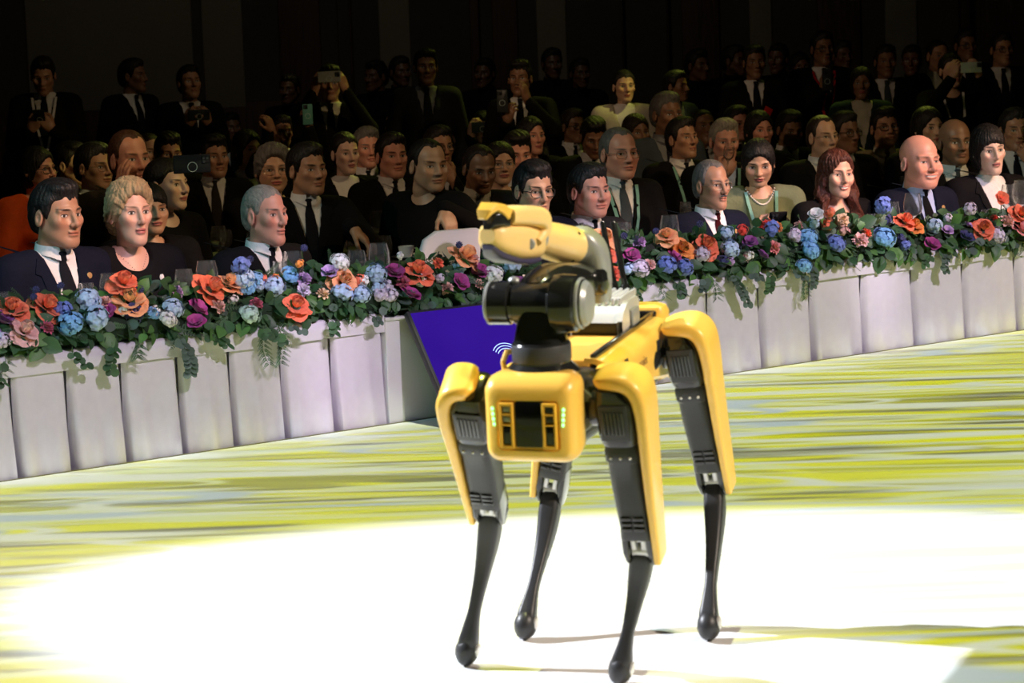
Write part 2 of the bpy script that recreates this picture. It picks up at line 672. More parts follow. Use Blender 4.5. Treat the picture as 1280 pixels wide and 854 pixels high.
def screen_material():
    m = bpy.data.materials.new('monitor_screen')
    m.use_nodes = True
    nt = m.node_tree
    nt.nodes.remove(nt.nodes['Principled BSDF'])
    N, L = nt.nodes.new, nt.links.new
    em = N('ShaderNodeEmission')
    gl = N('ShaderNodeBsdfGlossy')
    gl.inputs['Roughness'].default_value = .15
    gl.inputs['Color'].default_value = (.03, .03, .03, 1)
    ad = N('ShaderNodeAddShader')
    tc = N('ShaderNodeTexCoord')
    g = N('ShaderNodeTexNoise')
    g.inputs['Scale'].default_value = 2.0
    L(tc.outputs['Object'], g.inputs['Vector'])
    mx = N('ShaderNodeMix')
    mx.data_type = 'RGBA'
    mx.inputs[6].default_value = (.020, .004, .22, 1)
    mx.inputs[7].default_value = (.050, .012, .36, 1)
    L(g.outputs['Fac'], mx.inputs[0])
    L(mx.outputs[2], em.inputs['Color'])
    em.inputs['Strength'].default_value = 1.0
    L(em.outputs[0], ad.inputs[0])
    L(gl.outputs[0], ad.inputs[1])
    L(ad.outputs[0], nt.nodes['Material Output'].inputs['Surface'])
    return m


mt = at_plane(508, 389, ep(0, .035), NS)                    # top left corner
ml_s, ml_z = float((mt - EA) @ E1), float(mt[2])
mdown = NS * .56 - Z3 * .83
mdown /= np.linalg.norm(mdown)
mlen = (ml_z - .03) / .83 * np.linalg.norm(NS * .56 - Z3 * .83)
mnorm = np.cross(mdown, E1)
mnorm *= np.sign(mnorm @ NS)
MW = .80
o = ep(ml_s + MW / 2, .2, 0)
t = thing('confidence_monitor', 'flat screen showing deep violet blue, tilted back against the white plinth', 'monitor', o)
mc = mt + E1 * MW / 2 + mdown * mlen / 2
b = MB()
b.box(mc - mnorm * .014, (E1, mdown, mnorm), (MW / 2, mlen / 2, .014), .005)
obj('bezel', b, mat('bezel', (.03, .03, .035), .3), t, origin=o)
b = MB()
b.box(mc + mnorm * .0006, (E1, mdown, mnorm), (MW / 2 - .012, mlen / 2 - .012, .0012))
scr = obj('screen', b, screen_material(), t, origin=o, smooth=0)
b = MB()                                                     # three pale arcs of the picture on the screen
for k in range(3):
    cc = at_plane(637, 450, mc + mnorm * .0024, mnorm)
    ring = []
    for a in np.linspace(.28, .78, 16):
        d = E1 * math.cos(PI * a) - mdown * math.sin(PI * a)
        ring.append((cc + d * (.048 + k * .011), cc + d * (.0515 + k * .011)))
    V = [p for q in ring for p in q]
    b.add(V, [(2 * i, 2 * i + 1, 2 * i + 3, 2 * i + 2) for i in range(len(ring) - 1)])
obj('screen_arcs', b, mat('screen_pale_line', (.35, .5, 1.0), .5, emit=.9), t, origin=o, smooth=0)
b = MB()
for q in (-.25, .25):
    b.tube([mc + E1 * q - mnorm * .03 - mdown * .05, mc + E1 * q - mnorm * .12 + mdown * .1, (mc + E1 * q - mnorm * .16) * np.array([1, 1, 0]) + Z3 * .012], .012)
obj('stand', b, m_black, t, origin=o)

# ------------------------------------------------------------------ the four-legged robot
def smooth(rows, k=4):
    """Catmull-Rom refinement of a list of number tuples or points"""
    A = [np.asarray(r, float) for r in rows]
    A = np.array([np.atleast_1d(a) for a in A])
    out = []
    for i in range(len(A) - 1):
        p0, p1, p2, p3 = A[max(i - 1, 0)], A[i], A[i + 1], A[min(i + 2, len(A) - 1)]
        for j in range(k):
            t = j / k
            out.append(.5 * (2 * p1 + (p2 - p0) * t + (2 * p0 - 5 * p1 + 4 * p2 - p3) * t * t + (3 * p1 - p0 - 3 * p2 + p3) * t ** 3))
    out.append(A[-1])
    return out


RO = np.array([.1562, 5.1609, .6293])
ryaw, rpit, rrol = math.radians(17.6), math.radians(3.58), math.radians(-.38)
_f = np.array([-math.sin(ryaw) * math.cos(rpit), -math.cos(ryaw) * math.cos(rpit), -math.sin(rpit)])
_l = np.cross(Z3, _f)
_l /= np.linalg.norm(_l)
_u = np.cross(_f, _l)
_l, _u = _l * math.cos(rrol) + _u * math.sin(rrol), _u * math.cos(rrol) - _l * math.sin(rrol)
RM = np.array([_f, _l, _u])                                  # rows: forward, left, up


def rl(p):
    """world to robot-local"""
    return RM @ (np.asarray(p, float) - RO)


def rpx(x, y, Y):
    return rl(at_y(x, y, Y))


robot = thing('robot_dog', 'yellow and black four-legged robot with an arm, standing on the stage', 'robot', (0, 0, 0))
robot.matrix_world = Matrix(((_f[0], _l[0], _u[0], RO[0]), (_f[1], _l[1], _u[1], RO[1]), (_f[2], _l[2], _u[2], RO[2]), (0, 0, 0, 1)))
m_yel = mat('robot_yellow', (.95, .58, .10), .33, coat=.3, noise=.02, nscale=12)
m_yel2 = mat('robot_yellow_inset', (.90, .50, .05), .38)
m_blk = mat('robot_black_gloss', (.014, .015, .015), .16, coat=.4)
m_blk2 = mat('robot_black_satin', (.022, .023, .026), .42, bump=.04, bscale=200)
m_gry = mat('robot_grey_metal', (.36, .38, .38), .35, .25)
m_sil = mat('robot_silver', (.66, .66, .65), .32, .35)
m_pal = mat('robot_arm_cream_yellow', (.95, .66, .26), .36, coat=.3)
m_led = mat('status_light', (.25, 1.0, .35), .4, emit=2.6)


def rp(name, bb, m, parent=None, smooth=35):
    return obj(name, bb, m, parent if parent is not None else robot, smooth=smooth)


def section(x, y, z, hy, hz, r):
    return rrect(np.array([x, y, z]), Y3, Z3, hy, hz, r, 5)


# trunk
b = MB()
b.loft([section(-.42, 0, .0, .05, .05, .03), section(-.40, 0, 0, .082, .074, .03), section(-.30, 0, -.01, .088, .072, .03), section(.22, 0, -.01, .088, .072, .03), section(.30, 0, 0, .088, .078, .03), section(.345, 0, 0, .085, .078, .03)])
trunk = rp('trunk', b, m_blk2)
# yellow head shell with a sunk sensor bay
b = MB()
rings = [section(.325, 0, .002, .086, .080, .03), section(.345, 0, .002, .095, .088, .03), section(.385, 0, 0, .098, .090, .03), section(.408, 0, -.002, .095, .086, .028),
         section(.422, 0, -.004, .087, .076, .022), section(.4275, 0, -.006, .080, .067, .018),
         section(.4285, 0, -.010, .066, .052, .012), section(.424, 0, -.010, .063, .049, .011)]
b.loft(rings)
b.slot = 1
b.box((.4245, 0, -.010), (X3, Y3, Z3), (.001, .061, .047))
head = rp('head_shell', b, [m_yel, m_yel2])
b = MB()
b.box((.4265, .002, -.008), (X3, Y3, Z3), (.0035, .030, .047), .003)
rp('sensor_window', b, mat('sensor_glass', (.006, .007, .008), .12), head)
for sy in (-1, 1):
    b = MB()
    sl = .006 * sy
    for (y0, y1, z0, z1) in ((.030, .036, -.056, .036), (.054, .060, -.056, .036), (.030, .060, .030, .037), (.030, .060, -.057, -.050), (.032, .058, .012, .016), (.032, .058, -.010, -.006)):
        zc, yc = (z0 + z1) / 2, (y0 + y1) / 2
        b.box((.4285, sy * yc, zc), (X3, Y3, Z3), (.0065, (y1 - y0) / 2, (z1 - z0) / 2), .002)
    rp('camera_frame', b, m_yel2, head)
    for (zc, hz_, m) in ((.023, .006, m_gry if sy < 0 else m_dkgrey), (.003, .006, m_gry if sy < 0 else m_dkgrey), (-.030, .019, m_blk)):
        b = MB()
        b.box((.4275, sy * .045, zc), (X3, Y3, Z3), (.003, .008, hz_), .002)
        rp('camera_lens', b, m, head)
    for k in range(4):
        b = MB()
        b.ball((.4287 - .0002 * k, sy * (.0745 - .0008 * k), .024 - k * .0105), (.0030, .0028, .0040), 10, 6)
        tag(rp('status_light', b, m_led, head), 'small green status light')
# side shells (upper), tops, rails
for sy in (-1, 1):
    b = MB()
    rings = []
    for x, dz in ((-.375, -.02), (-.36, 0), (-.15, 0), (.10, .0), (.155, .004), (.18, .014)):
        lo = -.060 if x < -.15 else (-.028 if x < .12 else .03)
        pr = [(.050, .076), (.075, .075), (.094, .068), (.104, .055), (.106, .03), (.104, lo + dz * .5), (.096, lo - .008), (.088, lo), (.092, .03), (.088, .055), (.07, .064), (.05, .066)]
        k = .97 if x < -.37 else 1
        rings.append([np.array([x, sy * y * k, z + dz * .3]) for y, z in pr])
    b.loft(rings)
    ss_ = rp('side_shell', b, m_yel)
    b = MB()                                                 # round arch over the front hip
    arch = [np.array([.215 - .055 * math.cos(a), sy * .098, .012 + .055 * math.sin(a)]) for a in np.linspace(-.5, PI * .62, 12)]
    b.tube(arch, .009, 8)
    rp('hip_arch', b, m_yel)
    b = MB()
    b.box((-.10, sy * .066, .080), (X3, Y3, Z3), (.27, .006, .007), .003)
    rp('rail', b, m_blk)
    b = MB()
    b.box((.05, sy * .107, .045), (X3, Y3, Z3), (.012, .0012, .009), .0005)
    b.box((-.235, sy * .1065, .03), (X3, Y3, Z3), (.012, .0012, .012), .0005)
    rp('recess', b, m_blk2, ss_)
    if sy > 0:
        cu = bpy.data.curves.new('lettering', 'FONT')
        cu.body = 'Boston Dynamics'
        cu.size = .030
        cu.extrude = .0004
        cu.align_x = 'CENTER'
        cu.align_y = 'CENTER'
        tmp = bpy.data.objects.new('lettering_source', cu)
        COL.objects.link(tmp)
        dg = bpy.context.evaluated_depsgraph_get()
        me = bpy.data.meshes.new_from_object(tmp.evaluated_get(dg))
        bpy.data.objects.remove(tmp)
        bpy.data.curves.remove(cu)
        me.materials.clear()
        me.materials.append(mat('grey_lettering', (.30, .17, .05), .5))
        te = link('lettering', me, ss_)
        # letters read along the side from tail to head, seen from the robot's left
        te.matrix_local = Matrix(((-1, 0, 0, .015), (0, 0, 1, .1072), (0, 1, 0, .015), (0, 0, 0, 1)))
        te.location = (-.02, .1075, .02)
b = MB()
b.box((-.02, 0, .066), (X3, Y3, Z3), (.20, .062, .010), .004)
rp('top_plate', b, mat('robot_top_yellow', (.88, .48, .08), .4))
b = MB()                                                     # rear cap and its two upright arches
b.loft([section(-.36, 0, -.01, .09, .070, .03), section(-.40, 0, -.01, .096, .072, .03), section(-.43, 0, -.012, .088, .064, .028), section(-.442, 0, -.014, .07, .05, .02)])
rp('rear_shell', b, m_yel)
for sy in (-1, 1):
    b = MB()
    b.box((-.385, sy * .045, .072), (X3, Y3, Z3), (.035, .048, .028), .02)
    b.slot = 1
    b.box((-.352, sy * .045, .070), (X3, Y3, Z3), (.006, .03, .018), .005)
    rp('rear_handle', b, [m_yel, m_blk])
b = MB()                                                     # yellow hoop at the head, image left of the arm base
b.tube([(.33, -.074, .07), (.325, -.080, .10), (.305, -.078, .116), (.27, -.07, .112)], .006, 8)
rp('front_hoop', b, m_yel)


# legs: hip, knee and foot are joints in metres; each leg hangs from a hip motor
def robot_leg(sx, sy, knee, foot, label):
    Hp = np.array([.298 * sx, .16 * sy, 0.0]) if (sx, sy) != (-1, -1) else np.array([-.298, -.118, -.03])
    K, Ft = np.asarray(knee), np.asarray(foot)
    L = np.linalg.norm(K - Hp)
    w = (K - Hp) / L
    od = Y3 * sy - w * (w[1] * sy)
    od /= np.linalg.norm(od)
    fd = np.cross(od, w) * (1 if sy > 0 else -1)
    fd = fd * np.sign(fd[0])
    P = lambda t, a=0.0, f=0.0: Hp + w * t + od * a + fd * f

    def ring(t, a, f, ha, hf, r):
        return rrect(P(t, a, f), od, fd, ha, hf, r, 4)
    bb = MB()
    bb.loft([ring(.055, -.002, 0, .030, .045, .018), ring(.075, -.002, 0, .037, .052, .02), ring(.098, -.002, 0, .037, .052, .02), ring(.104, -.002, 0, .034, .048, .02),
             ring(.16, -.002, 0, .034, .047, .02), ring(L * .78, 0, 0, .032, .040, .016), ring(L * .84, 0, 0, .033, .040, .012), ring(L * .86, 0, 0, .031, .036, .01)])
    thigh = tag(rp('leg', bb, m_blk2), label)
    bb = MB()                                                # collar screws
    for q in (-.022, -.002, .018):
        bb.ball(P(.087, q, .052), .0035, 8, 6)
    rp('screw', bb, m_sil, thigh)
    bb = MB()                                                # cooling slots low on the thigh
    for k in range(3):
        for q in (-.012, .014):
            bb.box(P(L * .69 + k * .013, q, .0425 - k * .0005), (od, w, fd), (.011, .0035, .004), .001)
    rp('slot', bb, m_blk, thigh)
    bb = MB()                                                # hip actuator with a ribbed grille
    bb.loft([ring(-.068, -.012, 0, .020, .028, .016), ring(-.060, -.010, 0, .032, .044, .02), ring(-.03, -.004, 0, .040, .054, .02), ring(.04, -.004, 0, .040, .056, .02), ring(.062, -.003, 0, .036, .052, .02), ring(.068, -.003, 0, .03, .044, .02)])
    act = rp('hip_actuator', bb, m_blk, thigh)
    bb = MB()
    bb.box(P(.005, -.004, .0555), (od, w, fd), (.030, .040, .002), .002)
    bb.slot = 1
    for k in range(6):
        bb.box(P(.004, -.024 + k * .008, .0585), (od, w, fd), (.0022, .026, .002), .001)
    rp('grille', bb, [m_blk2, m_blk], thigh)
    bb = MB()                                                # yellow outer shell hooking over the hip
    path = [(-.066, -.044, .022, .009), (-.070, -.032, .036, .014), (-.073, .0, .044, .017), (-.068, .028, .048, .018), (-.045, .046, .052, .0165), (.0, .051, .053, .0140), (.08, .0475, .049, .0120), (.2, .0425, .043, .0098), (L - .02, .039, .035, .008), (L + .012, .038, .032, .007)]
    if sx < 0:
        path = [(t, a, hf, th) for t, a, hf, th in path]
    rings_ = []
    if sx > 0 and sy < 0:            # this leg is swung out: its shell ends further out over the hip
        path = [(t, max(a, -.012 + .004 * i), hf, th) for i, (t, a, hf, th) in enumerate(path)]
    path = smooth(path, 4)
    for i, (t, a, hf, th) in enumerate(path):
        p0, p1 = path[max(i - 1, 0)], path[min(i + 1, len(path) - 1)]
        d = w * (p1[0] - p0[0]) + od * (p1[1] - p0[1])
        d /= np.linalg.norm(d)
        nrm = np.cross(d, fd)
        rings_.append(rrect(P(t, a), nrm, fd, th, hf, th * .8, 5))
    bb.loft(rings_)
    rp('leg_shell', bb, m_yel, thigh, 50)
    bb = MB()                                                # knee: two cheeks and the bright joint between them
    for q in (-.026, .026):
        bb.loft([ring(L * .80, q, 0, .007, .032, .006), ring(L * .95, q, 0, .0075, .034, .006), ring(L + .012, q, -.002, .006, .026, .006), ring(L + .026, q, -.004, .004, .014, .003)])
    rp('knee_cheek', bb, m_blk, thigh)
    bb = MB()
    bb.slot = 0
    bb.lathe(P(L * .985, -.019), od, [(.014, 0), (.017, .002), (.017, .036), (.014, .038)], 16)
    bb.box(P(L * .885, -.010, .018), (od, w, fd), (.0055, .020, .008), .003)
    bb.box(P(L * .885, .012, .018), (od, w, fd), (.0055, .020, .008), .003)
    rp('knee_joint', bb, m_sil, thigh)
    # lower leg: bowed strut down to a ball foot
    s = Ft - K
    ls = np.linalg.norm(s)
    s /= ls
    bw = -(X3 - s * s[0])
    bw /= np.linalg.norm(bw)
    sd = np.cross(s, bw)
    bb = MB()
    rr = []
    for q, bo, ha, hf in smooth(((-.04, .004, .014, .016), (.03, .004, .021, .022), (.12, .012, .0235, .026), (.25, .019, .0215, .025), (.40, .018, .0175, .020), (.55, .011, .0145, .0155), (.70, .003, .0130, .0135), (.82, -.001, .0165, .016), (.92, -.002, .021, .021), (.98, .0, .021, .021)), 3):
        rr.append(rrect(K + s * ls * q + bw * bo, sd, bw, ha, hf, min(ha, hf) * .55, 4))
    bb.loft(rr)
    rp('lower_leg', bb, m_blk2, thigh, 50)
    bb = MB()                                                # bright spring strip along the back edge
    bb.tube([K + s * ls * q + bw * (bo + hf * .75) + sd * ha * sy * .9 for q, bo, ha, hf in ((.05, .004, .019, .022), (.25, .018, .020, .024), (.45, .016, .016, .017), (.7, .003, .012, .012), (.88, -.002, .017, .016))], .0016, 6)
    rp('strip', bb, m_gry, thigh)
    bb = MB()
    bb.ball(Ft, (.031, .027, .035), 16, 10, (bw, sd, s))
    bb.slot = 1
    ax = sd * np.sign(sd[1] + 1e-9)
    bb.lathe(Ft + ax * .021 - s * .006, ax, [(.015, 0), (.015, .005), (.009, .0075), (.003, .008)], 16)
    rp('foot', bb, [m_blk2, m_sil], thigh)
    # hip motor and yoke joining leg and trunk
    bb = MB()
    bb.lathe((.298 * sx - .06 * sx, .062 * sy, 0), X3 * sx, [(.03, -.05), (.042, -.045), (.048, -.03), (.048, .05), (.044, .058), (.044, .064), (.05, .066), (.05, .075), (.02, .08)], 24)
    bb.lathe((.298 * sx, .075 * sy, 0), Y3 * sy, [(.026, 0), (.03, .012), (.03, .02), (.036, .024), (.036, .06), (.03, .064)], 22)
    hm = rp('hip_motor', bb, m_blk)
    bb = MB()
    bb.lathe((.298 * sx + .016 * sx, .062 * sy, 0), X3 * sx, [(.0485, 0), (.0505, .002), (.0505, .006), (.0485, .008)], 24)
    rp('motor_ring', bb, m_gry, hm)


legs = {(1, -1): ((-.058, 5.137, .347), (584, 813)), (1, 1): ((.2575, 4.936, .289), (776, 836)), (-1, -1): ((.081, 5.54, .312), (657, 781)), (-1, 1): ((.458, 5.493, .327), (886, 782))}
LL = {(1, -1): 'front leg at the left of the picture', (1, 1): 'front leg at the right of the picture', (-1, -1): 'rear leg seen below the head', (-1, 1): 'rear leg at the right of the picture'}
for (sx, sy), (k, fp) in legs.items():
    robot_leg(sx, sy, rl(k), rl(at_z(fp[0], fp[1], .035)), LL[(sx, sy)])

# payload: finned aluminium box with a dark connector block, antennas
b = MB()
b.box((-.20, -.01, .092), (X3, Y3, Z3), (.095, .062, .028), .01)
pay = rp('payload_box', b, m_blk2)
b = MB()
prof = [(.012, .165), (.0, .182), (-.02, .194), (-.05, .2), (-.15, .2), (-.17, .19), (-.172, .165)]
prof = [(x - .105, z - .060) for x, z in prof]
b.loft([[np.array([x, y, z]) for x, z in prof] for y in (-.07, .055)])
for y in (.052, -.068):
    b.add([np.array([x + e * .004, y + d, z + e * .004 - h]) for d in (0, .012) for h, e in ((0, 1), (.05, 0)) for x, z in prof[:4]],
          [(0, 1, 5, 4), (1, 2, 6, 5), (2, 3, 7, 6), (8, 12, 13, 9), (9, 13, 14, 10), (10, 14, 15, 11), (0, 8, 9, 1), (1, 9, 10, 2), (2, 10, 11, 3)])
rp('payload_cover', b, m_sil, pay)
b = MB()
for k in range(8):
    y = -.062 + k * .0155
    b.box((-.205, y, .146), (X3, Y3, Z3), (.07, .0032, .008), .002)
rp('cooling_fin', b, m_sil, pay)
b = MB()
b.box((-.20, .062, .100), (X3, Y3, Z3), (.030, .006, .022), .004)
rp('port_cover', b, m_gry, pay)
for (x0, y0, x1, y1, YY) in ((726, 279, 742, 352, 5.62), (753, 276, 769, 366, 5.52), (766, 276, 783, 368, 5.46)):
    b = MB()
    p, q = rpx(x0, y0, YY), rpx(x1, y1, YY)
    b.tube([q + (q - p) * .10, q, q + (p - q) * .12, q + (p - q) * .14, p + (q - p) * .03, p], [.011, .011, .010, .0072, .0072, .005], 10)
    tag(rp('antenna', b, m_blk), 'thin black rod antenna')

# arm: turntable, shoulder, upper arm, elbow, forearm, gripper
AX = np.array([.315, .0, -.026])
b = MB()
b.lathe(AX + Z3 * .098, Z3, [(.078, 0), (.078, .01), (.066, .022), (.060, .028), (.060, .066), (.057, .070), (.045, .072)], 30)
base = rp('arm_base', b, m_blk)
b = MB()
b.lathe(AX + Z3 * .13, Z3, [(.0604, 0), (.0612, .002), (.0612, .032), (.0604, .034)], 30)
rp('base_band', b, m_dkgrey, base)
b = MB()
b.loft([rrect(AX + Z3 * .168, X3, Y3, .048, .052, .03), rrect(AX + Z3 * .20, X3, Y3, .045, .046, .03), rrect(AX + Z3 * .235, X3, Y3, .042, .040, .025)])
rp('arm_column', b, m_blk, base)
SH = AX + Z3 * .246
b = MB()
b.lathe(SH, Y3, [(.020, -.112), (.038, -.110), (.044, -.102), (.044, -.060), (.040, -.057), (.040, -.050), (.043, -.048), (.043, .025), (.047, .03), (.058, .034), (.060, .05), (.058, .080), (.05, .086), (.05, .092), (.042, .1), (.02, .104)], 30)
shd = rp('shoulder', b, m_blk)
for y, r in ((-.104, .0445), (.088, .0525)):
    b = MB()
    b.lathe(SH + Y3 * y, Y3, [(r - .003, -.004), (r, -.002), (r, .003), (r - .004, .005)], 30)
    rp('shoulder_ring', b, m_gry, shd)
b = MB()
b.lathe(SH + Y3 * .0865, Y3, [(.046, 0), (.047, .012), (.04, .02), (.015, .022)], 24)
rp('shoulder_cap', b, m_gry, shd)
b = MB()
b.ball(SH + np.array([.0, -.052, .047]), (.010, .012, .008), 10, 6)
rp('shoulder_plug', b, m_gry, shd)
EL = rpx(734, 350, 5.15)
st = SH + np.array([-.02, -.004, .016])
b = MB()
d = EL - st
wu = np.array([-d[2], 0, d[0]])
wu = np.cross(d, Y3)
wu /= np.linalg.norm(wu)
wu *= np.sign(wu[2])
b.loft([rrect(st + d * q + wu * o_, Y3, wu, hy, hz_, r) for q, o_, hy, hz_, r in smooth(((-.10, 0, .030, .026, .02), (.0, .0, .046, .040, .03), (.25, .010, .046, .044, .028), (.6, .010, .040, .038, .024), (.9, 0, .034, .033, .022), (1.05, 0, .03, .03, .02)), 3)])
rp('upper_arm', b, m_blk)
b = MB()
b.lathe(EL - Y3 * .05, Y3, [(.02, 0), (.032, .003), (.034, .01), (.034, .085), (.03, .092), (.02, .096)], 22)
rp('elbow', b, m_blk)
fs, fe = rpx(716, 308, 5.13), rpx(668, 297, 4.99)
lk = [rpx(752, 374, 5.17), rpx(748, 345, 5.16), rpx(740, 318, 5.15), rpx(728, 307, 5.145), rpx(716, 307, 5.14)]
b = MB()
rr = []
lw = smooth(list(zip((.020, .026, .034, .039, .036), (.030, .034, .036, .038, .034))), 4)
lk = smooth(lk, 4)
for i, p in enumerate(lk):
    t = lk[min(i + 1, len(lk) - 1)] - lk[max(i - 1, 0)]
    t /= np.linalg.norm(t)
    s1 = np.cross(t, X3)
    s1 /= np.linalg.norm(s1)
    rr.append(rrect(p, s1, np.cross(t, s1), lw[i][0], lw[i][1], .020))
b.loft(rr)
rp('elbow_link', b, m_gry)
b = MB()
ax = (fe - fs) / np.linalg.norm(fe - fs)
ln = np.linalg.norm(fe - fs)
b.lathe(fs, ax, [(.030, -.006), (.038, .0), (.042, .012), (.041, ln * .5), (.038, ln * .8), (.036, ln * .93), (.037, ln * .95), (.036, ln), (.03, ln + .012)], 26)
fa = rp('forearm', b, m_pal)
b = MB()
vw = rl(CAM) - fs
vw /= np.linalg.norm(vw)
pp = np.cross(ax, vw)
pp /= np.linalg.norm(pp)
vv = np.cross(pp, ax)
for q, a in ((.22, .42), (.22, -.42)):
    dd = vv * math.cos(a * 1.9) + pp * math.sin(a * 1.9)
    b.lathe(fs + ax * ln * q + dd * .0405, dd, [(.004, 0), (.004, .0022), (.001, .0024)], 10)
rp('forearm_bolt', b, m_blk, fa)
b = MB()
b.lathe(fe, ax, [(.034, -.002), (.0365, .004), (.0365, .010), (.034, .014)], 24)
rp('wrist_ring', b, m_gry, fa)
# gripper: palm, upper jaw and claw
g0, g1 = rpx(667, 302, 4.98), rpx(609, 296, 4.83)
ga = (g1 - g0) / np.linalg.norm(g1 - g0)
gl = np.linalg.norm(g1 - g0)
gu = Z3 - ga * ga[2]
gu /= np.linalg.norm(gu)
gs = np.cross(ga, gu)
b = MB()
b.loft([rrect(g0 + ga * gl * q + gu * u_, gs, gu, hs, hu, r) for q, u_, hs, hu, r in smooth(((-.06, .0, .024, .026, .018), (.04, .0, .034, .034, .02), (.25, -.002, .040, .037, .022), (.5, -.004, .042, .037, .022), (.75, -.003, .039, .032, .022), (.92, .001, .030, .024, .016), (1.0, .003, .018, .014, .01)), 3)])
palm = rp('gripper_palm', b, m_pal)
b = MB()
b.loft([rrect(g0 + ga * gl * q + gu * u_, gs, gu, hs, hu, .006) for q, u_, hs, hu in ((.02, -.036, .024, .006), (.25, -.042, .03, .008), (.6, -.042, .03, .008), (.85, -.034, .024, .008), (.98, -.02, .014, .006))])
rp('palm_underside', b, mat('robot_violet_grey', (.06, .055, .11), .4), palm)
b = MB()
b.loft([rrect(g0 + ga * gl * q + gu * u_, gs, gu, hs, hu, .006) for q, u_, hs, hu in ((.12, .040, .026, .010), (.3, .046, .028, .012), (.5, .042, .028, .012), (.66, .036, .026, .010), (.74, .03, .02, .006))])
rp('finger_pad', b, m_blk, palm)
jp = [rpx(662, 302, 4.925), rpx(670, 288, 4.95), rpx(668, 273, 4.94), rpx(655, 269, 4.91), rpx(641, 269, 4.88), rpx(630, 270, 4.855)]
b = MB()
rr = []
jw = smooth(list(zip((.028, .033, .034, .032, .030, .027), (.009, .013, .0195, .020, .019, .0165))), 4)
jp = smooth(jp, 4)
for i, p in enumerate(jp):
    t = jp[min(i + 1, len(jp) - 1)] - jp[max(i - 1, 0)]
    t /= np.linalg.norm(t)
    q = np.cross(t, gs)
    q /= np.linalg.norm(q)
    rr.append(rrect(p, gs, q, jw[i][0], jw[i][1], .012))
b.loft(rr)
jaw = rp('gripper_jaw', b, m_pal)
b = MB()
b.lathe(rpx(662, 305, 4.895), rl(CAM) - rl(CAM) * 0 - rpx(662, 305, 4.895), [(.010, -.012), (.012, -.01), (.012, .004), (.009, .007)], 16)
rp('jaw_pivot', b, m_gry, jaw)
b = MB()
cp = [rpx(626, 268, 4.85), rpx(619, 261, 4.835), rpx(612, 258, 4.82), rpx(606, 265, 4.805), rpx(603, 274, 4.80)]
rr = []
for i, p in enumerate(cp):
    t = cp[min(i + 1, 4)] - cp[max(i - 1, 0)]
    t /= np.linalg.norm(t)
    q = np.cross(t, gs)
    rr.append(rrect(p, gs, q / np.linalg.norm(q), (.025, .024, .022, .018, .010)[i], (.012, .010, .008, .006, .003)[i], .004))
b.loft(rr)
rp('jaw_tip', b, m_yel, jaw)
b = MB()
b.loft([rrect(p, gs, gu, hs, hu, .004) for p, hs, hu in ((rpx(628, 277, 4.85), .020, .010), (rpx(620, 273, 4.835), .020, .014), (rpx(612, 275, 4.82), .016, .013), (rpx(609, 284, 4.81), .010, .005))])
rp('jaw_pad', b, m_blk, jaw)


# ------------------------------------------------------------------ flowers
def petal_mat(name, c, c2=None, rand=.12):
    m = mat('petal_' + name, c, .6, rand=rand, noise=.30, nscale=60, sheen=.2)
    return m


PETAL = {k: petal_mat(k, v) for k, v in {
    'coral': (.90, .20, .10), 'peach': (.92, .42, .20), 'orange': (.92, .32, .07), 'red': (.75, .05, .04), 'pale_pink': (.85, .50, .46), 'pink': (.85, .33, .33),
    'rose_pink': (.55, .10, .18), 'magenta': (.42, .05, .26), 'purple': (.24, .06, .26), 'lilac': (.50, .33, .62), 'lavender': (.66, .58, .74), 'sky_blue': (.20, .46, .82),
    'pale_blue': (.45, .60, .84), 'blue': (.15, .22, .62), 'navy': (.03, .035, .14), 'white': (.80, .80, .82), 'cream': (.85, .62, .42), 'mint': (.50, .68, .62)}.items()}
m_leaf = mat('leaf_green', (.045, .115, .045), .5, rand=.35, noise=.2, nscale=25)
m_leaf2 = mat('leaf_eucalyptus', (.075, .125, .095), .55, rand=.3, noise=.15, nscale=25)
m_leaf3 = mat('leaf_bright', (.085, .21, .05), .5, rand=.3, noise=.2, nscale=25)
m_stem = mat('flower_stem', (.07, .15, .05), .6)
GL = .42       # tilt used to lay the garland mound on the table edge
rf = random.Random(21)


def rotm(yaw, tilt, roll=0.0):
    return np.array(Matrix.Rotation(yaw, 3, 'Z') @ Matrix.Rotation(tilt, 3, 'X') @ Matrix.Rotation(roll, 3, 'Z'))


def petal(bb, L, Wd, cup, curl, M, off, nu=4, nv=4, ruff=0.0, r=rf):
    """one petal: base at the origin, length along +Y, cupped about Z; M turns it, off moves it"""
    V, F = [], []
    for j in range(nv + 1):
        t = j / nv
        w = Wd * (.35, .72, .95, 1.0, .80)[round(t * 4)] if nv == 4 else Wd * np.interp(t, (0, .35, .7, 1), (.3, .8, 1, .62))
        for i in range(nu + 1):
            q = i / nu * 2 - 1
            x = w * q
            y = L * (t - .20 * q * q * t * t)
            z = cup * (q * q) * w + curl * L * t * t + ruff * L * r.uniform(-1, 1) * t
            V.append((x, y, z))
    for j in range(nv):
        for i in range(nu):
            a = j * (nu + 1) + i
            F.append((a, a + 1, a + nu + 2, a + nu + 1))
    bb.add(np.array(V) @ M.T + np.asarray(off), F)


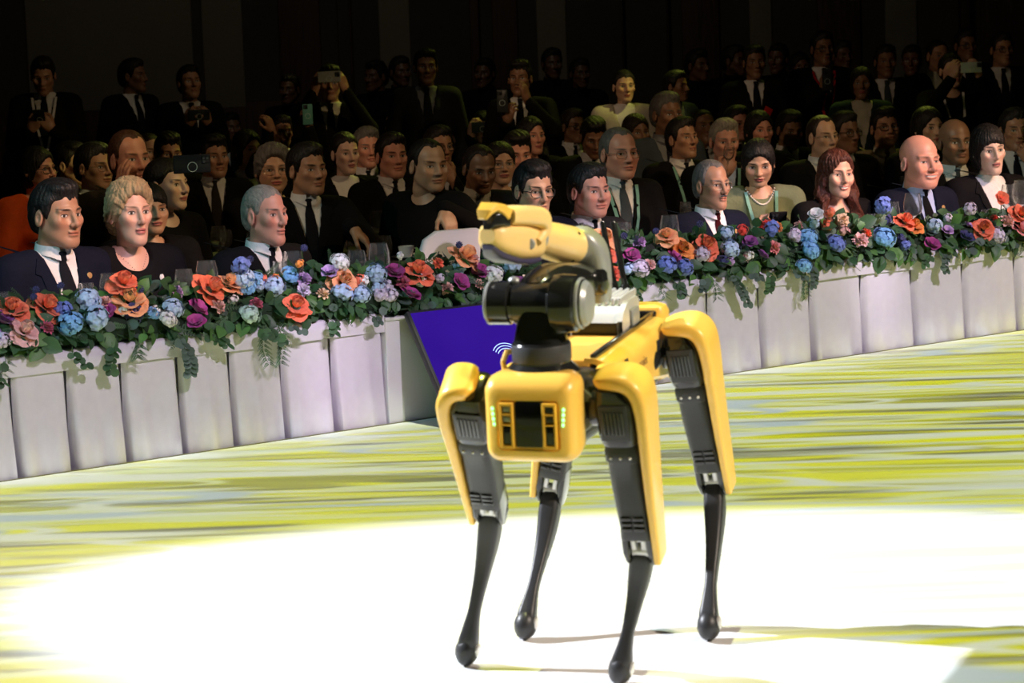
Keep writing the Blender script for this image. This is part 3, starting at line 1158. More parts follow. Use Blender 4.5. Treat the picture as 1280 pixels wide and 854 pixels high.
def rose_mesh(seed, m, size=.05, open_=1.0):
    """spiralled rose facing +Z, radius = size"""
    r = random.Random(seed)
    bb = MB()
    n = 0
    for lay, (cnt, el, rad, ln) in enumerate(((3, 1.45, .05, .55), (4, 1.3, .16, .62), (5, 1.1, .26, .70), (5, .78, .36, .80), (6, .40 / open_, .40, .92))):
        for k in range(cnt):
            a = n * 2.399 + r.uniform(-.15, .15)
            n += 1
            e = el + r.uniform(-.08, .08)
            M = np.array(Matrix.Rotation(a, 3, 'Z') @ Matrix.Rotation(e, 3, 'X'))
            off = np.array([-math.sin(a) * rad * size * .55, math.cos(a) * rad * size * .55, -.15 * size * lay + .1 * size])
            petal(bb, ln * size * r.uniform(.92, 1.06), size * (.30 + .085 * lay), .35 + .25 * (lay < 3), (-.22 - .05 * lay) if lay > 2 else .18, M, off, ruff=.02, r=r)
    return bb.mesh('rose', m, 80)


def lisianthus_mesh(seed, m, size=.04):
    r = random.Random(seed)
    bb = MB()
    for lay, (cnt, el, ln) in enumerate(((3, 1.2, .7), (5, .95, .95), (5, .6, 1.0))):
        for k in range(cnt):
            a = 2 * PI * (k + .5 * lay) / cnt + r.uniform(-.1, .1)
            M = np.array(Matrix.Rotation(a, 3, 'Z') @ Matrix.Rotation(el + r.uniform(-.1, .1), 3, 'X'))
            petal(bb, ln * size, size * .52, .4, -.18, M, (0, 0, -.45 * size), ruff=.05, r=r)
    return bb.mesh('lisianthus', m, 80)


def carnation_mesh(seed, m, size=.035):
    r = random.Random(seed)
    bb = MB()
    for k in range(46):
        a = k * 2.399
        e = 1.45 - 1.5 * (k / 46) ** .8
        M = np.array(Matrix.Rotation(a, 3, 'Z') @ Matrix.Rotation(e, 3, 'X'))
        petal(bb, size * r.uniform(.85, 1.05), size * .33, .5, r.uniform(-.3, .1), M, (0, 0, -.35 * size), 3, 3, ruff=.12, r=r)
    return bb.mesh('carnation', m, 80)


def floret(bb, c, M, s, npet=5):
    for k in range(npet):
        a = 2 * PI * k / npet
        Mk = M @ np.array(Matrix.Rotation(a, 3, 'Z') @ Matrix.Rotation(.35, 3, 'X'))
        petal(bb, s, s * .43, .25, -.3, Mk, c, 2, 3)


def cluster_mesh(name, seed, m, size=.042, n=30, fs=.0132, npet=5, tall=0.8):
    r = random.Random(seed)
    bb = MB()
    for k in range(n):
        z = 1 - (k + .5) / n * 1.25
        a = k * 2.399 + r.uniform(-.3, .3)
        q = math.sqrt(max(0, 1 - z * z))
        d = np.array([math.cos(a) * q, math.sin(a) * q, z])
        M = np.array(Vector(d).to_track_quat('Z', 'Y').to_matrix())
        floret(bb, d * size * np.array([1, 1, tall]) * r.uniform(.8, 1.08), M, fs * r.uniform(.85, 1.15), npet)
    bb.ball((0, 0, -.1 * size), (size * .78, size * .78, size * .78 * tall), 12, 8)
    return bb.mesh(name, m, 80)


def ball_mesh(m, size=.011):
    bb = MB()
    for k in range(46):
        z = 1 - 2 * (k + .5) / 46
        a = k * 2.399
        q = math.sqrt(1 - z * z)
        d = np.array([math.cos(a) * q, math.sin(a) * q, z])
        M = np.array(Vector(d).to_track_quat('Z', 'Y').to_matrix())
        tri = np.array([(size * .32, 0, 0), (-size * .16, size * .28, 0), (-size * .16, -size * .28, 0), (0, 0, size * .55)])
        bb.add(tri @ M.T + d * size * .75, [(0, 1, 3), (1, 2, 3), (2, 0, 3)])
    bb.ball((0, 0, 0), size * .8, 10, 6)
    return bb.mesh('thistle_head', m, 30)


def leaf_mesh(kind, m):
    bb = MB()
    if kind == 0:        # round eucalyptus leaf
        out, h = [], []
        for k in range(9):
            a = -PI / 2 + 2 * PI * (k + .5) / 9
            out.append((math.cos(a) * .019, .021 + math.sin(a) * .021, .004 * abs(math.cos(a))))
        bb.add([(0, .02, 0)] + out, [(0, 1 + k, 1 + (k + 1) % 9) for k in range(9)])
    elif kind == 1:      # pointed leaf folded along its rib
        W_ = (.0, .011, .016, .015, .009, .0)
        V = []
        for j, w in enumerate(W_):
            y, z = .058 * j / 5, -.010 * (j / 5) ** 2
            V += [(-w, y, z + w * .35), (0, y, z), (w, y, z + w * .35)]
        F = []
        for j in range(5):
            a = j * 3
            F += [(a, a + 1, a + 4, a + 3), (a + 1, a + 2, a + 5, a + 4)]
        bb.add(V, F)
    elif kind == 2:      # broad leaf
        W_ = (.004, .020, .026, .024, .015, .0)
        V = []
        for j, w in enumerate(W_):
            y, z = .068 * j / 5, -.014 * (j / 5) ** 2
            V += [(-w, y, z + w * .3), (0, y, z), (w, y, z + w * .3)]
        F = []
        for j in range(5):
            a = j * 3
            F += [(a, a + 1, a + 4, a + 3), (a + 1, a + 2, a + 5, a + 4)]
        bb.add(V, F)
    else:                # fern sprig of narrow leaflets
        for k in range(9):
            for sx in (-1, 1):
                y = .012 + k * .0085
                l_ = .017 * (1 - k / 13)
                bb.add([(0, y, 0), (sx * l_ * .6, y + l_ * .2, .002), (sx * l_, y + l_ * .75, 0), (sx * l_ * .4, y + l_ * .7, .001)], [(0, 1, 2, 3)])
        bb.add([(-.001, 0, 0), (.001, 0, 0), (.0006, .09, 0), (-.0006, .09, 0)], [(0, 1, 2, 3)])
    return bb.mesh('leaf', m, 80)


LEAVES = [leaf_mesh(0, m_leaf2), leaf_mesh(0, m_leaf), leaf_mesh(1, m_leaf), leaf_mesh(2, m_leaf), leaf_mesh(3, m_leaf), leaf_mesh(1, m_leaf3), leaf_mesh(2, m_leaf3)]
FM = {}


def flower_mesh(kind, color, v):
    key = (kind, color, v)
    if key not in FM:
        m = PETAL[color]
        if kind == 'rose':
            FM[key] = rose_mesh(v, m, .055, 1.0 + .3 * (v % 2))
        elif kind == 'lisianthus':
            FM[key] = lisianthus_mesh(v, m)
        elif kind == 'carnation':
            FM[key] = carnation_mesh(v, m)
        elif kind == 'hydrangea':
            FM[key] = cluster_mesh('hydrangea', v, m)
        elif kind == 'delphinium':
            FM[key] = cluster_mesh('delphinium', v, m, .034, 15, .0165, 5, 1.3)
        elif kind == 'sprig_flower':
            FM[key] = cluster_mesh('sprig_flower', v, m, .028, 14, .012, 5, 1.2)
        else:
            FM[key] = ball_mesh(m)
    return FM[key]


# the garland mound: a plane leaning back from the front edge of the table top
GN = NS * .80 + Z3 * .60
GN /= np.linalg.norm(GN)


def gpoint(x, y, lift=.0):
    """point of the mound under image position x, y"""
    p = at_plane(x, y, ep(0, -.015, TOP + .01) + GN * lift, GN)
    return p


def garland(label, s0, s1, flowers, xr, seed, yfun):
    r = random.Random(seed)
    o = ep((s0 + s1) / 2, -.12, TOP)
    t = thing('flower_garland', label, 'flowers', o, 'flower garlands along the head table')

    def put(name, me, p, M, s=1.0, label=None):
        ob = link(name, me, t)
        ob.matrix_local = Matrix.Translation(Vector(p - o)) @ Matrix(M.tolist()).to_4x4() @ Matrix.Scale(s, 4)
        if label:
            ob['label'] = label
        return ob
    # dark foam tray below
    bb = MB()
    bb.loft([rrect(ep(s0 + .03 + (s1 - s0 - .06) * q, -.135, TOP + .05), NS, Z3, .10, .042, .03) for q in (0, .5, 1)])
    obj('foam_tray', bb, mat('foam_dark_green', (.012, .03, .015), .9), t, origin=o)
    nm = {'rose': 'rose', 'lisianthus': 'lisianthus', 'carnation': 'carnation', 'hydrangea': 'hydrangea', 'delphinium': 'delphinium', 'sprig_flower': 'sprig_flower', 'thistle': 'thistle_head'}
    word = lambda c: c.replace('_', ' ')

    def bloom(kind, color, x, y, size=1.0, lift=.045):
        p = gpoint(x, y, lift)
        # big blooms look outwards and up, leaning about
        d = NS * r.uniform(.35, .9) + Z3 * r.uniform(.45, 1.0) + E1 * r.uniform(-.5, .5)
        M = np.array(Vector(d).to_track_quat('Z', 'Y').to_matrix()) @ rotm(r.uniform(0, 6.28), 0)
        put(nm[kind], flower_mesh(kind, color, r.randrange(3)), p, M, size, word(color) + ' ' + word(nm[kind]))
        base = gpoint(x, min(y + 26, yfun(x)[1] - 6), -.02)
        if base[2] < p[2] - .035:
            bb_ = MB()
            bb_.tube([p - d / np.linalg.norm(d) * .012 - o, (p + base) / 2 - o - GN * .01, base - o], .0022, 5)
            obj('stem', bb_, m_stem, t)
    for f in flowers:
        bloom(*f)
    # smaller blooms filling the mound
    fills = (('hydrangea', 'pale_blue'), ('hydrangea', 'sky_blue'), ('delphinium', 'blue'), ('sprig_flower', 'lavender'), ('sprig_flower', 'lilac'), ('delphinium', 'pale_blue'), ('sprig_flower', 'pale_pink'), ('sprig_flower', 'white'),
             ('lisianthus', 'lilac'), ('sprig_flower', 'navy'), ('hydrangea', 'lavender'), ('carnation', 'pale_pink'), ('delphinium', 'navy'), ('sprig_flower', 'coral'))
    n = int((xr[1] - xr[0]) / 4.6)
    for k in range(n):
        x = xr[0] + (xr[1] - xr[0]) * (k + r.uniform(.1, .9)) / n
        yt, yb = yfun(x)
        y = yt + (yb - yt) * r.uniform(.14, .78)
        kd, cl = r.choice(fills)
        if any(abs(x - f[2]) < 15 and abs(y - f[3]) < 13 for f in flowers):
            continue
        bloom(kd, cl, x, y, r.uniform(.60, .95), .03)
    # leaves: the nearest 290 are pieces of their own
    leafs = []
    nl = 1150
    for k in range(nl):
        x = r.uniform(xr[0] - 6, xr[1] + 6)
        yt, yb = yfun(x)
        q = r.random() ** .8
        y = yt + (yb - yt) * (.10 + .86 * q)
        p = gpoint(x, y, r.uniform(-.035, .028))
        d = NS * r.uniform(.0, 1.0) + Z3 * (r.uniform(.2, 1.0) - 1.25 * q) + E1 * r.uniform(-1, 1)
        leafs.append((p, d, r.choice((0, 0, 1, 1, 2, 2, 3, 3, 4, 5, 6)), r.uniform(.75, 1.2)))
    # hanging eucalyptus twigs over the cloth
    for k in range(int((xr[1] - xr[0]) / 34)):
        x = r.uniform(*xr)
        yt, yb = yfun(x)
        p0 = gpoint(x, yb - 4, .015)
        s_ = float((p0 - EA) @ E1)
        ln = r.choice((.03, .05, .06, .09, .13))
        cnt = max(2, int(ln / .016))
        pts = []
        for i in range(cnt + 1):
            f = i / cnt
            pts.append(ep(s_ + .02 * math.sin(f * 3 + k) + .02 * f, .016 + .01 * f, min(p0[2], TOP + .015) - ln * f))
        bb_ = MB()
        bb_.tube([q_ - o for q_ in pts], .0014, 5)
        obj('twig', bb_, m_stem, t)
        kd = r.choice((0, 1, 4))
        for i in range(1, cnt + 1):
            for sx in (-1, 1):
                leafs.insert(0, (pts[i] + NS * .006, E1 * sx * .8 - Z3 * .6 + NS * .25, kd, r.uniform(.55, .9) if kd != 4 else .45))

    def lm(d):
        z = NS * .8 + Z3 * .35 + np.array([r.uniform(-.5, .5), r.uniform(-.5, .5), r.uniform(-.3, .5)])
        y = d / np.linalg.norm(d)
        z = z - y * (z @ y)
        z /= np.linalg.norm(z)
        return np.array([np.cross(y, z), y, z]).T
    leafs[0:len(leafs)] = sorted(leafs, key=lambda q: -float(q[0] @ NS))
    rest = MB()
    arr = {}
    for i, kd in enumerate(LEAVES):
        v = np.zeros(len(kd.vertices) * 3)
        kd.vertices.foreach_get('co', v)
        arr[i] = (v.reshape(-1, 3), [tuple(p.vertices) for p in kd.polygons])
    slots = {0: 0, 1: 1, 2: 1, 3: 1, 4: 1, 5: 2, 6: 2}
    for i, (p, d, kd, s) in enumerate(leafs):
        M = lm(np.asarray(d))
        if i < 290:
            put('leaf', LEAVES[kd], p, M, s)
        else:
            rest.slot = slots[kd]
            rest.add(arr[kd][0] * s @ M.T + (p - o), arr[kd][1])
    fo = obj('foliage', rest, [m_leaf2, m_leaf, m_leaf3], t, smooth=80)
    fo['kind'] = 'stuff'
    return t


def lin(pts):
    xs, a, b_ = zip(*pts)
    return lambda x: (float(np.interp(x, xs, a)), float(np.interp(x, xs, b_)))


G1 = [('rose', 'coral', 15, 383, 1.0), ('rose', 'coral', 60, 380, 1.05), ('rose', 'coral', 155, 350, 1.0, .07), ('rose', 'peach', 162, 372, 1.1, .06), ('rose', 'coral', 266, 358, 1.12, .06), ('rose', 'peach', 288, 352, .95), ('rose', 'pale_pink', 32, 411, .95, .055),
      ('lisianthus', 'magenta', 249, 383, 1.15, .05), ('lisianthus', 'magenta', 245, 401, 1.0, .05), ('rose', 'coral', 371, 380, 1.0, .05), ('carnation', 'rose_pink', 321, 379, .8), ('carnation', 'lavender', 380, 362, .8), ('lisianthus', 'purple', 6, 397, 1.2),
      ('carnation', 'rose_pink', 59, 408, .8), ('carnation', 'pale_pink', 132, 377, .8), ('carnation', 'pale_pink', 274, 382, .9), ('hydrangea', 'sky_blue', 88, 404, 1.0), ('hydrangea', 'pale_blue', 110, 374, 1.0), ('delphinium', 'pale_blue', 121, 400, 1.1), ('hydrangea', 'pale_blue', 216, 385, .9), ('hydrangea', 'white', 210, 399, .75),
      ('delphinium', 'blue', 301, 333, .9, .09), ('hydrangea', 'pale_blue', 304, 347, .9, .06), ('hydrangea', 'mint', 312, 393, .9), ('hydrangea', 'pale_blue', 343, 357, .9), ('rose', 'peach', 430, 350, 1.0, .05), ('rose', 'coral', 523, 337, 1.1, .06), ('carnation', 'coral', 548, 328, .75), ('lisianthus', 'magenta', 515, 366, 1.15, .05),
      ('lisianthus', 'magenta', 494, 338, 1.1), ('carnation', 'rose_pink', 503, 352, .9), ('lisianthus', 'magenta', 577, 351, 1.05, .05), ('lisianthus', 'magenta', 600, 337, 1.1), ('hydrangea', 'white', 425, 328, .85, .06), ('lisianthus', 'lilac', 412, 338, 1.0), ('carnation', 'lilac', 381, 348, .9), ('rose', 'peach', 584, 317, 1.1, .07),
      ('hydrangea', 'pale_blue', 470, 342, .95), ('hydrangea', 'white', 617, 343, .9), ('delphinium', 'pale_blue', 640, 332, .9), ('carnation', 'orange', 345, 347, .6), ('carnation', 'cream', 404, 366, .8), ('sprig_flower', 'orange', 374, 330, .55, .10), ('lisianthus', 'magenta', 134, 388, .9), ('carnation', 'lilac', 222, 364, .8), ('lisianthus', 'purple', 651, 352, .8),
      ('thistle', 'navy', 45, 362, 1.0, .09), ('thistle', 'navy', 42, 371, 1.0, .08), ('thistle', 'navy', 313, 324, 1.0, .12), ('thistle', 'navy', 380, 310, 1.1, .12), ('thistle', 'navy', 76, 357, 1.0, .1), ('thistle', 'navy', 574, 306, 1.1, .12), ('thistle', 'navy', 175, 362, 1.2, .07),
      ('hydrangea', 'pale_blue', 452, 368, .8), ('carnation', 'pale_pink', 591, 324, .9), ('sprig_flower', 'white', 500, 320, .5, .13)]
G2 = [('rose', 'peach', 756, 296, 1.0, .06), ('rose', 'coral', 757, 316, .8), ('carnation', 'coral', 766, 341, 1.15, .06), ('rose', 'peach', 833, 293, .85, .06), ('rose', 'orange', 853, 310, .95), ('rose', 'coral', 884, 305, 1.05, .06), ('lisianthus', 'magenta', 790, 318, 1.05), ('lisianthus', 'magenta', 845, 321, 1.05, .05),
      ('carnation', 'lilac', 800, 301, 1.0), ('carnation', 'pale_pink', 812, 330, .85, .05), ('hydrangea', 'blue', 833, 331, .95), ('hydrangea', 'blue', 856, 334, .85), ('hydrangea', 'lavender', 800, 336, .9), ('hydrangea', 'pale_blue', 913, 311, .95), ('lisianthus', 'purple', 938, 301, .95), ('lisianthus', 'purple', 954, 317, .9), ('carnation', 'red', 957, 281, .8),
      ('sprig_flower', 'red', 928, 288, .8, .07), ('carnation', 'coral', 961, 279, .9), ('carnation', 'orange', 972, 283, .8), ('carnation', 'pink', 968, 308, 1.0, .05), ('hydrangea', 'sky_blue', 1010, 297, 1.0, .05), ('hydrangea', 'sky_blue', 1013, 313, 1.0, .05), ('hydrangea', 'blue', 1045, 305, 1.0), ('hydrangea', 'sky_blue', 1105, 297, 1.15, .06),
      ('hydrangea', 'sky_blue', 1005, 333, .8), ('lisianthus', 'white', 1020, 267, 1.0, .10), ('carnation', 'cream', 1053, 274, 1.05, .06), ('carnation', 'pale_pink', 1076, 299, 1.1, .05), ('carnation', 'coral', 1084, 291, .8), ('rose', 'coral', 1133, 274, .9, .06), ('rose', 'orange', 1144, 280, .8, .05), ('lisianthus', 'magenta', 1166, 304, 1.15, .05), ('lisianthus', 'lilac', 1185, 287, .8),
      ('lisianthus', 'navy', 1209, 295, 1.1), ('rose', 'coral', 1230, 284, .95, .05), ('carnation', 'pale_pink', 1261, 276, 1.1, .05), ('carnation', 'red', 1243, 272, .6), ('lisianthus', 'coral', 1253, 247, 1.0, .13), ('rose', 'pink', 1279, 285, .9), ('delphinium', 'blue', 1104, 258, 1.0, .11), ('sprig_flower', 'lavender', 1212, 262, 1.0, .09), ('rose', 'coral', 1277, 266, .9, .06),
      ('delphinium', 'pale_blue', 907, 292, .8), ('hydrangea', 'lavender', 878, 318, .8), ('delphinium', 'blue', 964, 287, .9), ('carnation', 'pale_pink', 1000, 281, .7), ('delphinium', 'pale_blue', 1167, 283, .9), ('lisianthus', 'purple', 769, 322, .8), ('thistle', 'navy', 780, 295, 1.2, .10), ('thistle', 'navy', 875, 280, 1.2, .12), ('thistle', 'navy', 820, 289, 1.1, .08), ('sprig_flower', 'coral', 1038, 266, .7, .10)]
gy1 = lin([(-60, 378, 452), (0, 374, 440), (60, 366, 434), (130, 352, 426), (200, 352, 421), (265, 346, 416), (330, 338, 404), (400, 330, 394), (480, 326, 386), (560, 312, 380), (640, 318, 374), (664, 338, 370)])
gy2 = lin([(744, 300, 358), (780, 290, 352), (850, 288, 346), (900, 284, 344), (960, 274, 338), (1040, 268, 330), (1100, 268, 323), (1160, 266, 317), (1220, 264, 312), (1300, 260, 305), (1360, 255, 298)])
garland('long garland of coral roses, blue and purple flowers along the left table edge', along(-50), along(662), G1, (-40, 658), 3, gy1)
garland('long garland of blue, coral and magenta flowers along the right table edge', along(746), along(1340), G2, (750, 1330), 4, gy2)

# ------------------------------------------------------------------ glasses and papers on the head table
def glass_material():
    m = bpy.data.materials.new('clear_glass')
    m.use_nodes = True
    nt = m.node_tree
    b_ = nt.nodes['Principled BSDF']
    b_.inputs['Base Color'].default_value = (.95, .97, .95, 1)
    b_.inputs['Roughness'].default_value = .07
    b_.inputs['Transmission Weight'].default_value = .975
    b_.inputs['IOR'].default_value = 1.5
    return m


m_glass = glass_material()
m_wine = mat('white_wine', (.85, .62, .25), .1, trans=.8, ior=1.33)


def glass_me(kind):
    bb = MB()
    if kind == 'wine':
        prof = [(.001, .002), (.034, .002), (.034, .004), (.006, .008), (.004, .02), (.004, .085), (.012, .095), (.032, .118), (.040, .145), (.038, .175), (.031, .210), (.0295, .210), (.0365, .175), (.0385, .146), (.030, .120), (.010, .099), (.001, .097)]
    elif kind == 'tumbler':
        prof = [(.001, .0), (.026, .0), (.034, .03), (.037, .06), (.031, .105), (.0295, .105), (.0355, .06), (.0325, .032), (.025, .006), (.001, .005)]
    else:
        prof = [(.001, .002), (.030, .002), (.030, .004), (.005, .008), (.004, .02), (.004, .075), (.014, .085), (.028, .11), (.031, .14), (.026, .175), (.0245, .175), (.0295, .14), (.0265, .112), (.012, .09), (.001, .087)]
    bb.lathe((0, 0, 0), Z3, prof, 20, (True, True))
    return bb.mesh('wine_glass', m_glass, 60)


GM = {k: glass_me(k) for k in ('wine', 'tumbler', 'small')}


def set_glass(x, back, kind, label, group, s=1.0):
    """a glass standing on the head table: image column, distance behind the front edge"""
    p = at_plane(x, 400, ep(0, -back), NS)
    ss_ = float((p - EA) @ E1)
    # column drifts with height because the camera is rolled: solve at the bowl
    q = at_plane(x, 330, ep(0, -back, 0), NS)
    ss_ = float((q - EA) @ E1)
    o_ = link('wine_glass' if kind != 'tumbler' else 'tumbler', GM[kind], None, ep(ss_, -back, TOP + .0045))
    o_.scale = (s, s, s)
    return tag(o_, label, 'glass', group)


GG = 'glasses standing behind the flowers'
for x, back, kind, lab, s in (
        (3, .34, 'wine', 'tall wine glass at the far left edge, behind the first coral rose', .85), (78, .30, 'tumbler', 'stemless glass in front of the man in navy suit at left', 1.0), (106, .36, 'wine', 'wine glass before the tie of the man at the left end', .86),
        (136, .33, 'wine', 'taller wine glass between the left man and the blond woman', 1.0), (194, .30, 'tumbler', 'stemless glass below the blond woman, behind lilac flowers', 1.1), (229, .38, 'wine', 'wine glass left of the one behind the peach rose', .93), (258, .36, 'wine', 'tall wine glass behind the big coral and peach roses', 1.05),
        (333, .30, 'tumbler', 'stemless glass in front of the grey-haired man', 1.15), (350, .34, 'wine', 'wine glass just left of the grey-haired man’s tie', .93), (366, .40, 'wine', 'tallest glass beside the grey-haired man’s tie', 1.06), (413, .30, 'tumbler', 'stemless glass behind the white carnation and lilac flower', 1.05),
        (446, .38, 'wine', 'left of two wine glasses behind the peach rose', .98), (474, .36, 'wine', 'right of two wine glasses before the empty dark seats', 1.08), (744, .34, 'wine', 'wine glass behind the robot’s antennas', .9), (780, .36, 'wine', 'wine glass right of the robot’s antennas', 1.05),
        (838, .42, 'wine', 'tall wine glass beside the man with the striped tie', 1.08), (872, .34, 'tumbler', 'stemless glass in front of the man with the dark red tie', 1.25), (990, .32, 'tumbler', 'stemless glass between the green jacket and the long-haired woman', 1.2), (1091, .34, 'small', 'small glass between the long-haired woman and the bald man', .9),
        (1116, .38, 'wine', 'wine glass holding white wine left of the bald man', .95), (1142, .36, 'wine', 'tall wine glass in front of the bald man’s shirt', 1.1), (1237, .32, 'tumbler', 'stemless glass in front of the young woman in black blazer', 1.2), (1263, .36, 'wine', 'wine glass behind the tall coral flower at right', 1.1), (1278, .40, 'wine', 'wine glass at the far right edge of the picture', 1.15)):
    set_glass(x, back, kind, lab.replace('’', "'"), GG, s)

m_paper = mat('paper', (.75, .70, .58), .8)
pz = at_z(688, 352, TOP + .012)
t = thing('open_booklet', 'open cream booklet lying on the white table behind the gripper', 'booklet', pz)
for k, (yw, rise, m) in enumerate(((.5, .030, m_paper), (.72, .012, m_paper))):
    bb = MB()
    d, w_ = np.array([math.cos(yw), math.sin(yw), 0]), np.array([-math.sin(yw), math.cos(yw), 0])
    rows = []
    for i in range(7):
        q = i / 6
        zz = rise * math.sin(PI * q) * .9 + .001 + .002 * k
        rows.append([w_ * -.10 + d * ((q - (1 if k == 0 else 0)) * .15) + Z3 * zz, w_ * .10 + d * ((q - (1 if k == 0 else 0)) * .15) + Z3 * zz])
    bb.loft(rows, closed=False)
    obj('page', bb, m, t)


# ------------------------------------------------------------------ people: distance fields turned into meshes
def f_ell(P, c, r):
    q = (P - np.array(c, np.float32)) / np.array(r, np.float32)
    k0 = np.sqrt((q * q).sum(1)) + 1e-9
    q /= np.array(r, np.float32)
    k1 = np.sqrt((q * q).sum(1)) + 1e-9
    return k0 * (k0 - 1) / k1


def f_sph(P, c, r):
    q = P - np.array(c, np.float32)
    return np.sqrt((q * q).sum(1)) - r


def f_cap(P, a, b_, ra, rb=None):
    rb = ra if rb is None else rb
    a, b_ = np.array(a, np.float32), np.array(b_, np.float32)
    d = b_ - a
    h = np.clip(((P - a) @ d) / (d @ d), 0, 1)
    q = P - a - h[:, None] * d
    return np.sqrt((q * q).sum(1)) - (ra + (rb - ra) * h)


def smin(a, b_, k):
    h = np.clip(.5 + .5 * (b_ - a) / k, 0, 1)
    return b_ + (a - b_) * h - k * h * (1 - h)


def smax(a, b_, k):
    return -smin(-a, -b_, k)


def nets(fn, lo, hi, h):
    """surface nets: the zero surface of fn as vertices and quads"""
    ax = [np.arange(l_, u_ + h, h, dtype=np.float32) for l_, u_ in zip(lo, hi)]
    n = [len(a) for a in ax]
    G = np.stack(np.meshgrid(*ax, indexing='ij'), -1).reshape(-1, 3)
    D = fn(G).reshape(n).astype(np.float32)
    S = D < 0
    C = tuple(k - 1 for k in n)
    cnt = np.zeros(C, np.int16)
    acc = np.zeros(C + (3,), np.float32)
    off = [(i, j, k) for i in (0, 1) for j in (0, 1) for k in (0, 1)]
    sl = lambda o: tuple(slice(o[i], o[i] + C[i]) for i in range(3))
    for a in range(8):
        for c in range(a + 1, 8):
            if sum(abs(off[a][i] - off[c][i]) for i in range(3)) != 1:
                continue
            A, B_ = D[sl(off[a])], D[sl(off[c])]
            m = (A < 0) != (B_ < 0)
            t = np.where(m, A / np.where(m, A - B_, 1), 0)
            cnt += m
            for i in range(3):
                acc[..., i] += np.where(m, off[a][i] + t * (off[c][i] - off[a][i]), 0)
    act = cnt > 0
    idx = np.full(C, -1, np.int64)
    idx[act] = np.arange(act.sum())
    pos = acc[act] / cnt[act][:, None]
    ijk = np.argwhere(act)
    V = (pos + ijk) * h + np.array([a[0] for a in ax])
    Q = []
    for d in range(3):
        e1, e2 = (d + 1) % 3, (d + 2) % 3
        a = [slice(1, None)] * 3
        c = [slice(1, None)] * 3
        a[d], c[d] = slice(0, -1), slice(1, None)
        a[e1] = a[e2] = c[e1] = c[e2] = slice(1, -1)
        A, B_ = S[tuple(a)], S[tuple(c)]
        w = np.argwhere(A != B_)
        base = w.copy()
        base[:, e1] += 1
        base[:, e2] += 1
        o1 = base.copy(); o1[:, e1] -= 1
        o2 = o1.copy(); o2[:, e2] -= 1
        o3 = base.copy(); o3[:, e2] -= 1
        q = np.stack([idx[tuple(x.T)] for x in (base, o1, o2, o3)], 1)
        fl = A[tuple(w.T)]
        q[~fl] = q[~fl][:, ::-1]
        Q.append(q)
    Q = np.concatenate(Q)
    return V.astype(np.float32), Q[(Q >= 0).all(1)]


def np_mesh(name, V, Q, mats, hp=None, slot=None, smooth=True):
    me = bpy.data.meshes.new(name)
    me.vertices.add(len(V))
    me.vertices.foreach_set('co', np.ascontiguousarray(V, np.float32).ravel())
    me.loops.add(len(Q) * 4)
    me.loops.foreach_set('vertex_index', np.ascontiguousarray(Q, np.int32).ravel())
    me.polygons.add(len(Q))
    me.polygons.foreach_set('loop_start', np.arange(0, len(Q) * 4, 4, dtype=np.int32))
    if slot is not None:
        me.polygons.foreach_set('material_index', np.asarray(slot, np.int32))
    me.polygons.foreach_set('use_smooth', np.ones(len(Q), bool) if smooth else np.zeros(len(Q), bool))
    if hp is not None:
        at = me.attributes.new('head_place', 'FLOAT_VECTOR', 'POINT')
        at.data.foreach_set('vector', np.ascontiguousarray(hp, np.float32).ravel())
    for m in mats:
        me.materials.append(m)
    me.update(calc_edges=True)
    return me


